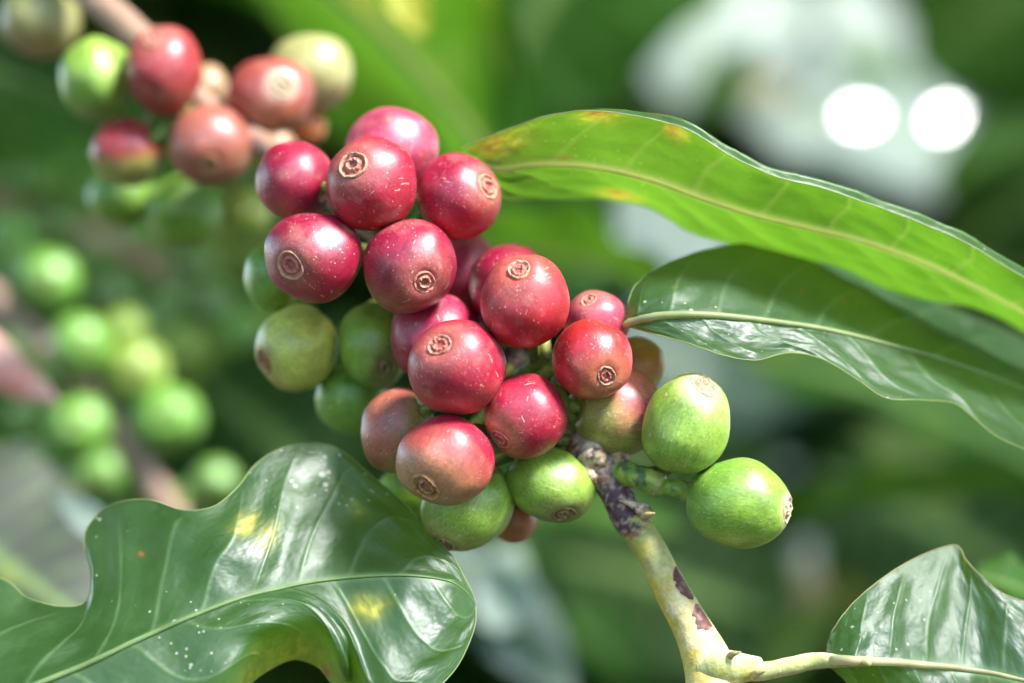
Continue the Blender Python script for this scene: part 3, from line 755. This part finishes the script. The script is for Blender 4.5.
hero_leaf('dark green leaf with wavy lower edge and whitish sheen, pointing right of the cherries', L2, 340, 120, M_LEAF, nv=8, sweep=1.3, quilt=.0002, groove=.0002, wob=.0002, vstr=.4, upper_sign=1, midcol=(.40, .46, .22), midw=.03, mid_r=.0007,
          spots=[(.47, -.35, .006, .03, 2, .6), (.56, -.35, .007, .03, 2, .5), (.2, -.5, .005, .03, 2, .3)])
tube('petiole', [P(600, 334, 14), P(615, 330, 8), P(630, 323, 0)], [x * K * D0 for x in (6, 5, 4)], lambda t, th, p: (.40, .46, .14), M_STALK, [o for o in COL.objects if o.name.startswith('coffee_leaf')][-1], seg=12, n=14)

# L1 long leaf above, seen from below (underside faces us), upper rim curls over towards us
L1 = [(-1, [(470, 160, 16), (500, 196, 14), (545, 199, 10), (600, 199, 6), (650, 209, 4), (690, 232, 6), (735, 245, 12), (790, 256, 20), (840, 268, 28), (890, 290, 36), (930, 301, 42), (975, 308, 46), (1025, 332, 50), (1090, 370, 56)]),
      (-.5, [(466, 156, 15), (498, 183, 12), (542, 182, 7), (598, 184, 2), (650, 196, 0), (700, 213, 1), (750, 229, 6), (800, 241, 12), (850, 254, 19), (900, 273, 26), (945, 289, 31), (990, 306, 36), (1035, 328, 40), (1095, 362, 48)]),
      (0, [(463, 153, 14), (496, 169, 12), (540, 165, 6), (596, 168, 0), (652, 181, -3), (705, 200, -3), (755, 216, 1), (810, 229, 7), (860, 241, 13), (908, 257, 19), (952, 276, 24), (1000, 300, 28), (1045, 325, 33), (1100, 355, 40)]),
      (.45, [(462, 150, 14), (498, 146, 11), (542, 136, 5), (594, 136, -2), (645, 143, -6), (695, 155, -7), (745, 180, -6), (795, 192, -2), (845, 208, 2), (895, 226, 8), (942, 246, 12), (990, 274, 16), (1040, 303, 20), (1098, 335, 28)]),
      (.85, [(462, 148, 14), (500, 132, 12), (544, 117, 8), (592, 111, 3), (645, 113, -2), (688, 122, -4), (728, 146, -4), (775, 168, -2), (820, 179, 2), (868, 195, 5), (915, 212, 8), (962, 232, 10), (1008, 259, 13), (1080, 300, 20)]),
      (1, [(463, 149, 13), (501, 133, 11), (545, 119, 5), (592, 114, -1), (645, 119, -8), (686, 131, -12), (722, 156, -12), (768, 182, -10), (815, 192, -6), (862, 210, -3), (908, 230, -1), (950, 256, -1), (990, 290, 0), (1055, 335, 6)])]
def l1_off(v, pts_):
    o = []
    for a, b, c in pts_:
        B = float(np.interp(a, [470, 500, 600, 700, 800, 900, 1000, 1090], [12, 8, -3, -5, -3, 1, 5, 10]))
        rp = float(np.interp(a, [465, 600], [.12, 1]))
        o.append((a, b, B + (16 * (.85 - v) if v < .9 else -1.2) * rp))
    return (v, o)
L1[-1] = (1, [(a, b + float(np.interp(a, [600, 680, 1010], [0, 8, 9])), c) for a, b, c in L1[-2][1]])
L1 = [l1_off(*r_) for r_ in L1]
hero_leaf('long bright green leaf seen from beneath, arching at the top right with orange spots', L1, 340, 110, M_LEAF_LIT, nv=10, sweep=1.2, quilt=.0003, groove=.0003, wob=.0002, upper_sign=1, midcol=(.62, .62, .2), rimcol=(.45, .52, .25), mid_r=.00025, midw=.065, vstr=.18, rib=-1,
          spots=[(.24, .75, .03, .12, 1, .8), (.24, .78, .022, .06, 2, .7), (.36, .66, .018, .10, 1, .8), (.355, .64, .014, .06, 2, .6), (.335, .84, .02, .06, 2, .5), (.06, .45, .03, .25, 2, .5), (.08, .5, .05, .3, 1, .6), (.26, -.75, .03, .16, 1, .9), (.26, -.72, .02, .10, 2, .55), (.19, .1, .01, .04, 2, .5)])

# L4 leaf at lower right
L4 = [(-1, [(826, 655, -3), (829, 640, -3), (838, 622, -3), (852, 604, -2), (870, 588, -.5), (890, 573, 1.5), (912, 560, 4), (938, 549, 6), (957, 546, 7), (966, 560, 5), (982, 577, 3), (1004, 594, 2), (1040, 606, 3), (1100, 620, 6)]),
      (-.5, [(827, 657, -4), (834, 650, -6), (848, 641, -7), (864, 632, -6), (882, 622, -4.5), (902, 612, -2.5), (924, 603, 0), (945, 597, 2), (965, 597, 3), (980, 606, 2), (1000, 618, 0), (1024, 630, -1), (1056, 640, 0), (1105, 655, 2)]),
      (0, [(828, 660, -4), (840, 660, -8), (856, 661, -9), (874, 662, -8), (893, 663, -7), (913, 665, -5.5), (934, 667, -4), (955, 669, -3), (975, 672, -2.5), (995, 675, -3), (1018, 680, -4), (1044, 686, -5), (1074, 694, -5), (1112, 705, -4)]),
      (.5, [(828, 662, -4), (840, 668, -5), (856, 675, -5), (874, 683, -5), (893, 690, -5), (913, 697, -5), (934, 703, -5), (955, 709, -6), (975, 714, -8), (995, 719, -10), (1018, 725, -12), (1044, 730, -12), (1074, 735, -12), (1112, 742, -10)]),
      (1, [(827, 664, -4), (836, 672, -2), (850, 685, 0), (868, 699, 2), (888, 712, 3), (910, 724, 3), (932, 735, 3), (955, 744, 2), (978, 752, 0), (1000, 758, -2), (1025, 763, -4), (1050, 767, -4), (1078, 770, -4), (1114, 772, -4)])]
hero_leaf('silvery green leaf with a pointed fold, growing from the pale stem at the lower right', L4, 260, 130, M_LEAF, nv=7, sweep=1.0, quilt=.00035, groove=.0003, wob=.0002, vstr=.45, upper_sign=1, midcol=(.62, .58, .34), rimcol=(.45, .42, .2), mid_r=.00085, midw=.05)
l4 = [o for o in COL.objects if o.name.startswith('coffee_leaf')][-1]
tube('petiole', [P(738, 668, -5), P(762, 671, -5), P(790, 666, -5), P(815, 661, -5), P(840, 661, -7), P(870, 662, -10)], [x * K * D0 for x in (13, 9.5, 9, 8.5, 6.5, 4)], cream_col, M_BARK, l4, seg=22, n=60, rough=.08)

# ------------------------------------------------------------------ blurred leaves behind
MV = {}
def bgmat(key, up, un, tr, rough=.4, tf=.35, spec=.5):
    if key not in MV: MV[key] = leaf_material('leaf_' + key, up, un, tr, rough=rough, tf=tf, detail=False, spec=spec)
    return MV[key]
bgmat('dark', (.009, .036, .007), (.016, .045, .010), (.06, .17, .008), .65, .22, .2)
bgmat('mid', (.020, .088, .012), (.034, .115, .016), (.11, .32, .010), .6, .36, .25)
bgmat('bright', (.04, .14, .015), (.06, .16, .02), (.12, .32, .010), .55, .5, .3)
bgmat('blue', (.035, .065, .07), (.05, .09, .09), (.10, .2, .05), .40, .2, .7)
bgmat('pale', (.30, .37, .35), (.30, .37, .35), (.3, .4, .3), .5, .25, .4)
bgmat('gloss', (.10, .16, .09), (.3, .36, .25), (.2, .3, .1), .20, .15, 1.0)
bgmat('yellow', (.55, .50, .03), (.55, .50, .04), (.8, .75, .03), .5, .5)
bgmat('olive', (.06, .10, .02), (.09, .14, .03), (.2, .34, .02), .6, .4, .3)
bgmat('dry', (.42, .34, .20), (.40, .32, .2), (.5, .35, .15), .6, .3)
bgmat('grey', (.05, .065, .055), (.07, .08, .065), (.08, .12, .05), .6, .15, .3)
HALF = (SUN + Vector((0, -1, 0))).normalized()
def bg_leaf(a, b, w, nrm, mat, label, sag=.06, fold=.25, wave=.05, group='blurred leaves in the background'):
    A, Bp = (P(*a), P(*b)) if not isinstance(a, Vector) else (a, b)
    Lv = Bp - A; Ln = Lv.length; d = Lv.normalized()
    nrm = Vector(nrm).normalized(); nrm = (nrm - d * nrm.dot(d)).normalized()
    side = d.cross(nrm)
    n, m = 44, 17
    W = w * .001
    pts = np.zeros((n, m, 3)); uv = np.zeros((n, m, 3)); mask = np.zeros((n, m, 4)); mask[..., 3] = 1
    sd = R.uniform(0, 90)
    for i in range(n):
        u = i / (n - 1)
        prof = (math.sin(math.pi * u ** .85) ** .75) * (1 - .25 * u) * 1.12 if 0 < u < 1 else 0
        prof = prof * (1 - .55 * sstep(.82, 1, u)) + .004
        c = A + Lv * u + nrm * (Ln * sag * (math.sin(math.pi * u)))
        for j in range(m):
            v = j / (m - 1) * 2 - 1
            off = nrm * (W * .5 * prof * fold * abs(v)) * 1 + nrm * (wave * W * math.sin(u * 17 + sd + (v > 0)) * v * v)
            p = c + side * (v * W * .5 * prof) + off
            pts[i, j] = p; uv[i, j] = (u, v, 0)
            s = u * 9 - 1.3 * abs(v); fr = abs(s - round(s))
            mask[i, j, 0] = .75 * math.exp(-(fr / .07) ** 2) * .5 + math.exp(-(v / .07) ** 2) * .8
            mask[i, j, 1] = .5 * sstep(.25, .45, fbm(Vector((u * 7, v * 3, sd))))
    f = grid_faces(n, m)
    # make the +nrm side the upper side
    p0, p1, p2 = (Vector(pts[n // 2, m // 2 + k]) if k >= 0 else Vector(pts[n // 2 + 1, m // 2]) for k in (0, -1, 1))
    if (p1 - p0).cross(p2 - p0).dot(nrm) < 0: f = [q[::-1] for q in f]
    o = mesh_obj('coffee_leaf', pts.reshape(-1, 3), f, MV[mat], None, {'mask': ('FLOAT_COLOR', mask.reshape(-1, 4))})
    tag(o, label, 'leaf', group)
    strip_tube('midrib', pts[:, m // 2] - np.array(nrm) * W * .004, (W * .014) * (1 - .7 * np.linspace(0, 1, n)), (.25, .33, .10), M_STALK, o, seg=6)
    return o
UP = (0.1, -.5, 1)
#BG_START
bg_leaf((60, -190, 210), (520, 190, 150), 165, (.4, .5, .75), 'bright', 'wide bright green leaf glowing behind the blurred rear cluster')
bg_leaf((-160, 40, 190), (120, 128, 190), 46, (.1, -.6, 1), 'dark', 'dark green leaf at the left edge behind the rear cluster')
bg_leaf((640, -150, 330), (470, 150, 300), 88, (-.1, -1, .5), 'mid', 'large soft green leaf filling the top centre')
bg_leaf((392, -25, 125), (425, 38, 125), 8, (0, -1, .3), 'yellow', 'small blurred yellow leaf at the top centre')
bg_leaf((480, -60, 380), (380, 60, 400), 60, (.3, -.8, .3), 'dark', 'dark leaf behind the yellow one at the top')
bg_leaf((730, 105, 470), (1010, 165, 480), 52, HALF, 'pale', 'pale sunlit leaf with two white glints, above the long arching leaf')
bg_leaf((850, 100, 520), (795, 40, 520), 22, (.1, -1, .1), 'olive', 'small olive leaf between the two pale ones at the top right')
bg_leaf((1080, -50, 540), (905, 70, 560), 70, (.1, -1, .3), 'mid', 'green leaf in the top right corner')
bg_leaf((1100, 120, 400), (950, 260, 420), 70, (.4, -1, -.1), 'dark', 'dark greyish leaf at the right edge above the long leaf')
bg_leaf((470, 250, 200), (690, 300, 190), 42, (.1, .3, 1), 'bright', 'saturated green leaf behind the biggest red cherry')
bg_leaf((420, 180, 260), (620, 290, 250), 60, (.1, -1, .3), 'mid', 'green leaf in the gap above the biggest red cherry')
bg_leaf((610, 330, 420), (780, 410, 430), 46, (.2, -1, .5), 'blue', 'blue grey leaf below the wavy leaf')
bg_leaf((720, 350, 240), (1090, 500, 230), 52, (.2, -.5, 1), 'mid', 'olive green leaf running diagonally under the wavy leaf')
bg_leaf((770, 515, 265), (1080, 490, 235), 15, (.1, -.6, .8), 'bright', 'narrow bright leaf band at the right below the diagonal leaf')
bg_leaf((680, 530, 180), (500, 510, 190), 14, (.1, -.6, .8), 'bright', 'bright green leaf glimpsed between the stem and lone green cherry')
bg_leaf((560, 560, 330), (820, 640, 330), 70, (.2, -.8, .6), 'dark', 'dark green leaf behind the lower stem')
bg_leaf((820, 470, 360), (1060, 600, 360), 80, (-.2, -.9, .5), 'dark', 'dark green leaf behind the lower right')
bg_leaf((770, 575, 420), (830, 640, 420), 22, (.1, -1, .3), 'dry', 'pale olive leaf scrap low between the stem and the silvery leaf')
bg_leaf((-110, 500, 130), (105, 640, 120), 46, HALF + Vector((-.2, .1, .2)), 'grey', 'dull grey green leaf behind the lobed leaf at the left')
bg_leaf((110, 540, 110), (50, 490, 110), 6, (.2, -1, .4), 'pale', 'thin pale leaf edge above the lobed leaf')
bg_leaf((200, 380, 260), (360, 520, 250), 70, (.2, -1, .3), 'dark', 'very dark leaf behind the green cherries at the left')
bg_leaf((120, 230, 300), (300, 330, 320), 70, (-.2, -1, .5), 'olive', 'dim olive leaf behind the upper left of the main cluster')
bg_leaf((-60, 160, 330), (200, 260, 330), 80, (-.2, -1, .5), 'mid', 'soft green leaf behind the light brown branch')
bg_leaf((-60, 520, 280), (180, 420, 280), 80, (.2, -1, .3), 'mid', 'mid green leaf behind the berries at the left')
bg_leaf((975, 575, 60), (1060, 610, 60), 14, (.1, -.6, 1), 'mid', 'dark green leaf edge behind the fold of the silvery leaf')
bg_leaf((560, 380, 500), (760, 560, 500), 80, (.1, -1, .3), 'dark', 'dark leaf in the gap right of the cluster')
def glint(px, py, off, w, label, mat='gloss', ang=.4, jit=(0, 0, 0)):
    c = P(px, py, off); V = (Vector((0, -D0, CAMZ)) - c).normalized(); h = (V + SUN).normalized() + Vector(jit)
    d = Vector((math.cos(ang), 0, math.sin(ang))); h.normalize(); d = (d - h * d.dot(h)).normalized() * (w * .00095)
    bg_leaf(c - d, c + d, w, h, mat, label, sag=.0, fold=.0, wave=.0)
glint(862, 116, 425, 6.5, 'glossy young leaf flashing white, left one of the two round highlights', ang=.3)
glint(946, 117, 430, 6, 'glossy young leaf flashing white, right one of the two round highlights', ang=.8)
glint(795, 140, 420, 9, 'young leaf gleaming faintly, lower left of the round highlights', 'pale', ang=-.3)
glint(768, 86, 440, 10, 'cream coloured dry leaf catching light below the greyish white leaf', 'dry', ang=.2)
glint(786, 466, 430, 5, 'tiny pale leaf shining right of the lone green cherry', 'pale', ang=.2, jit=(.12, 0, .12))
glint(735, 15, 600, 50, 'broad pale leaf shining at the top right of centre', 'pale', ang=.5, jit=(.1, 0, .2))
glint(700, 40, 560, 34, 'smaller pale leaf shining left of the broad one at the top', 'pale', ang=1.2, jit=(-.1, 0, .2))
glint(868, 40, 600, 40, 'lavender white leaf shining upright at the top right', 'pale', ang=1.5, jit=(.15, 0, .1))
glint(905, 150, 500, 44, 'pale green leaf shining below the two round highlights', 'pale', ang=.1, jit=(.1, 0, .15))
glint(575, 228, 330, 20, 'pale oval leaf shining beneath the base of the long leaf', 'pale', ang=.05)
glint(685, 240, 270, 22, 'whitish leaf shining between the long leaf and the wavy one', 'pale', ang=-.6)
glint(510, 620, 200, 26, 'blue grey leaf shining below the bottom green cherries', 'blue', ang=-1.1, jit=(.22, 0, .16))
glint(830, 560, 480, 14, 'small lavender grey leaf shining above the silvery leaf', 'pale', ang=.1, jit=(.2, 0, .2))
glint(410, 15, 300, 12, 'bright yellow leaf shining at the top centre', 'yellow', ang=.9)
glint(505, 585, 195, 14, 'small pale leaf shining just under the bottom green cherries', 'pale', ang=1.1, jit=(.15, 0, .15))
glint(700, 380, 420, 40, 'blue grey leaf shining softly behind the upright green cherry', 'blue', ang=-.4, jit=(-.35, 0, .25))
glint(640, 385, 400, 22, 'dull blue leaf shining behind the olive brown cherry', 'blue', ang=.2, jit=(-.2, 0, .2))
bg_leaf((560, 610, 300), (640, 690, 290), 20, (.2, -.7, .7), 'mid', 'small mid green leaf low between the stem and the blue grey leaf')
bg_leaf((760, 690, 280), (850, 600, 270), 16, (.2, -.6, .8), 'olive', 'small olive leaf low to the right of the pale stem')
bg_leaf((860, 430, 300), (960, 520, 290), 22, (.1, -.5, .9), 'olive', 'dim olive leaf at the right under the diagonal leaf')
bg_leaf((1050, 130, 380), (930, 190, 380), 20, (.1, -.6, .8), 'mid', 'mid green leaf crossing in front of the dark one at the right edge')
bg_leaf((700, 120, 400), (760, 40, 400), 13, (.1, -.8, .5), 'mid', 'narrow green leaf dividing the pale leaves at the top right')
bg_leaf((830, 60, 440), (920, 90, 440), 12, (.1, -.7, .7), 'bright', 'narrow fresh green leaf above the round highlights')
bg_leaf((200, 330, 260), (300, 270, 270), 16, (.1, -.6, .8), 'olive', 'dim olive leaf left of the yellowish green cherry')
glint(960, 20, 560, 14, 'little tan leaf catching light in the top right corner', 'dry', ang=.6)
glint(640, 160, 520, 10, 'little pale leaf hidden low behind the long leaf', 'pale', ang=.4)
glint(590, 215, 320, 7, 'little pale green leaf beside the oval one under the long leaf', 'pale', ang=.2, jit=(.1, 0, .1))
glint(985, 175, 440, 16, 'bluish leaf shining dimly at the right edge above the long leaf', 'blue', ang=.9, jit=(.15, 0, .12))
#BG_END

# ------------------------------------------------------------------ far foliage mass (stuff), ground, light
def foliage(n, ylo, yhi, name, label, mats, dens=None, size=(.03, .06)):
    vs = []; fs = []; mi = []; mk = []
    for k in range(n):
        y = R.uniform(ylo, yhi); d = D0 + y
        px = R.uniform(-500, 1524); py = R.uniform(-330, 1100 if ylo < 2 else 700)
        if dens and R.random() > dens(px, py): continue
        c = P(px, py, y * 1000)
        ln = R.uniform(*size); w = ln * R.uniform(.32, .45)
        d_ = Vector((R.gauss(0, 1), R.gauss(0, .7), R.gauss(-.2, .8))).normalized()
        nr = Vector((R.gauss(0, .5), R.gauss(-.5, .5), R.gauss(.8, .5))); nr = (nr - d_ * nr.dot(d_)).normalized()
        sd = d_.cross(nr); b = len(vs)
        for u, pr in ((-1, .05), (-.5, .8), (0, 1), (.5, .7), (1, .04)):
            cc = c + d_ * (u * ln) - nr * (u * u * ln * .25)
            vs += [cc - sd * w * pr + nr * w * .2 * pr, cc, cc + sd * w * pr + nr * w * .2 * pr]
        for i in range(4):
            for j in range(2):
                fs.append((b + i * 3 + j, b + (i + 1) * 3 + j, b + (i + 1) * 3 + j + 1, b + i * 3 + j + 1)); mi.append(R.randrange(len(mats)) if (i == 0 and j == 0) else mi[-1])
    o = mesh_obj(name, vs, fs, mats, None, {'mask': ('FLOAT_COLOR', [(0, 0, 0, 1)] * len(vs))})
    o.data.polygons.foreach_set('material_index', mi)
    return tag(o, label, 'foliage', None, 'stuff')
HOLES = [(P(946, 117, 430), .07), (P(900, 505, 255), .035), (P(600, 525, 185), .03), (P(960, 440, 235), .03), (P(680, 600, 320), .02), (P(950, 560, 355), .025), (P(250, 300, 320), .03), (P(560, 60, 310), .04), (P(990, 60, 425), .05), (P(500, 20, 330), .03), (P(410, 10, 125), .06), (P(10, 370, 95), .11), (P(470, 330, 0), .17), (P(700, 600, 0), .05), (P(900, 250, 20), .10), (P(870, 115, 430), .085), (P(560, 228, 320), .03), (P(690, 240, 270), .045),
         (P(760, 15, 600), .09), (P(870, 40, 610), .07), (P(765, 90, 500), .03), (P(330, 60, 175), .07), (P(520, 620, 195), .05), (P(790, 600, 420), .03), (P(100, 380, 170), .08), (P(250, 90, 60), .06),
         (P(600, 60, 310), .05), (P(90, 220, 210), .07), (P(950, 440, 235), .05)]  # gaps cut in the added foliage along sun rays to light chosen spots
def canopy(n, name, label, mats, box=None, size=(.05, .09)):
    vs = []; fs = []; mi = []
    k = 0
    while k < n:
        if box is None:
            c = Vector((R.uniform(-1.6, 2.2), R.uniform(-.38, 2.6), CAMZ + R.uniform(.40, .85)))
            if c.y > .08 and k % 3: c.z = CAMZ + .14 + .16 * (c.y + D0) + R.uniform(0, .25); c.x = c.x * .7
        else:
            a_ = R.uniform(math.radians(box[0]), math.radians(box[1])); r_ = R.uniform(box[2], box[3])
            c = Vector((math.sin(a_) * r_, -math.cos(a_) * r_, R.uniform(box[4], box[5])))
        k += 1
        bad = False
        for h, r in HOLES:
            q = c - h; q = q - SUN * q.dot(SUN)
            if q.length < r: bad = True; break
        if bad: continue
        ln = R.uniform(*size); w = ln * .4
        d_ = Vector((R.gauss(0, 1), R.gauss(0, 1), R.gauss(-.1, .35))).normalized()
        nr = Vector((R.gauss(0, .35), R.gauss(0, .35), 1)); nr = (nr - d_ * nr.dot(d_)).normalized()
        sd = d_.cross(nr); b = len(vs)
        for u, pr in ((-1, .05), (-.5, .8), (0, 1), (.5, .7), (1, .04)):
            cc = c + d_ * (u * ln) - nr * (u * u * ln * .25)
            vs += [cc - sd * w * pr + nr * w * .2 * pr, cc, cc + sd * w * pr + nr * w * .2 * pr]
        t_ = R.randrange(len(mats))
        for i in range(4):
            for j in range(2):
                fs.append((b + i * 3 + j, b + (i + 1) * 3 + j, b + (i + 1) * 3 + j + 1, b + i * 3 + j + 1)); mi.append(t_)
    o = mesh_obj(name, vs, fs, mats, None, {'mask': ('FLOAT_COLOR', [(0, 0, 0, 1)] * len(vs))})
    o.data.polygons.foreach_set('material_index', mi)
    return tag(o, label, 'foliage', None, 'stuff')
canopy(9000, 'added_shade_canopy', 'added coffee canopy out of view, opened along sun rays to shape the light', [MV['dark'], MV['mid'], MV['bright']])  # unseen leaves added to shade the background and dapple the sun
canopy(3600, 'added_sky_blocker_foliage', 'added coffee foliage round behind the viewer that blocks low sky light', [MV['dark'], MV['mid'], MV['olive']], (-100, 100, 1.1, 2.2, .1, 2.05), (.07, .12))  # unseen leaves added to keep low sky light off the scene
def dens(px, py):
    if 640 < px < 1000 and py < 190: return .35
    return 1
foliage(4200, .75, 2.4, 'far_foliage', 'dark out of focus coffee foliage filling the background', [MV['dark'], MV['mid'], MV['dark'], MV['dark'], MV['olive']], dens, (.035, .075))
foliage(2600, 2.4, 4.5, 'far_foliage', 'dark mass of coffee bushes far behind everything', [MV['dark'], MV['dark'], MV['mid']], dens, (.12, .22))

m, nt, out = new_mat('soil')
b = N(nt, 'ShaderNodeBsdfPrincipled', Roughness=.95)
tc = N(nt, 'ShaderNodeTexCoord'); n1 = N(nt, 'ShaderNodeTexNoise', Scale=6, Detail=8, Roughness=.7); nt.links.new(tc.outputs['Object'], n1.inputs['Vector'])
nt.links.new(ramp(nt, n1.outputs[0], [(.3, (.05, .035, .02)), (.5, (.12, .085, .05)), (.7, (.10, .13, .04))]), b.inputs['Base Color'])
bp = N(nt, 'ShaderNodeBump', Strength=.6, Distance=.03); nt.links.new(n1.outputs[0], bp.inputs['Height']); nt.links.new(bp.outputs[0], b.inputs['Normal'])
nt.links.new(b.outputs[0], out.inputs[0])
gv = []; g = 60
for i in range(g + 1):
    for j in range(g + 1):
        x = ((i / g * 2 - 1)); y = ((j / g * 2 - 1))
        x = x * abs(x) * 400; y = y * abs(y) * 400
        gv.append((x, y, .05 * mn.noise(Vector((x * .8, y * .8, 0)))))
gr = mesh_obj('ground', gv, grid_faces(g + 1, g + 1), m)
tag(gr, kind='structure')

w = bpy.data.worlds.new('World'); sc.world = w; w.use_nodes = True
nt = w.node_tree; bg = nt.nodes['Background']
sky = nt.nodes.new('ShaderNodeTexSky'); sky.sky_type = 'NISHITA'; sky.sun_disc = False
sky.sun_elevation = math.asin(SUN.z); sky.sun_rotation = math.atan2(SUN.x, SUN.y)
sky.air_density = 1.0; sky.dust_density = 0.4; sky.ozone_density = 2.5
nt.links.new(sky.outputs[0], bg.inputs[0]); bg.inputs[1].default_value = .13
sl = bpy.data.lights.new('sun', 'SUN'); sl.energy = 1.5; sl.angle = math.radians(12); sl.color = (1, .99, .97)
so = bpy.data.objects.new('sun', sl); COL.objects.link(so)
so.rotation_euler = (-SUN).to_track_quat('-Z', 'Y').to_euler()

cam = bpy.data.cameras.new('camera'); co = bpy.data.objects.new('camera', cam); COL.objects.link(co)
co.location = (0, -D0, CAMZ); co.rotation_euler = (math.radians(90), 0, 0)
cam.lens = 100; cam.sensor_width = 36; cam.clip_start = .01; cam.clip_end = 2000
cam.dof.use_dof = True; cam.dof.focus_distance = D0 - .006; cam.dof.aperture_fstop = 5.8
sc.camera = co
sc.view_settings.view_transform = 'Standard'; sc.view_settings.look = 'None'
sc.view_settings.exposure = 2.8; sc.view_settings.gamma = 1
sc.cycles.max_bounces = 8
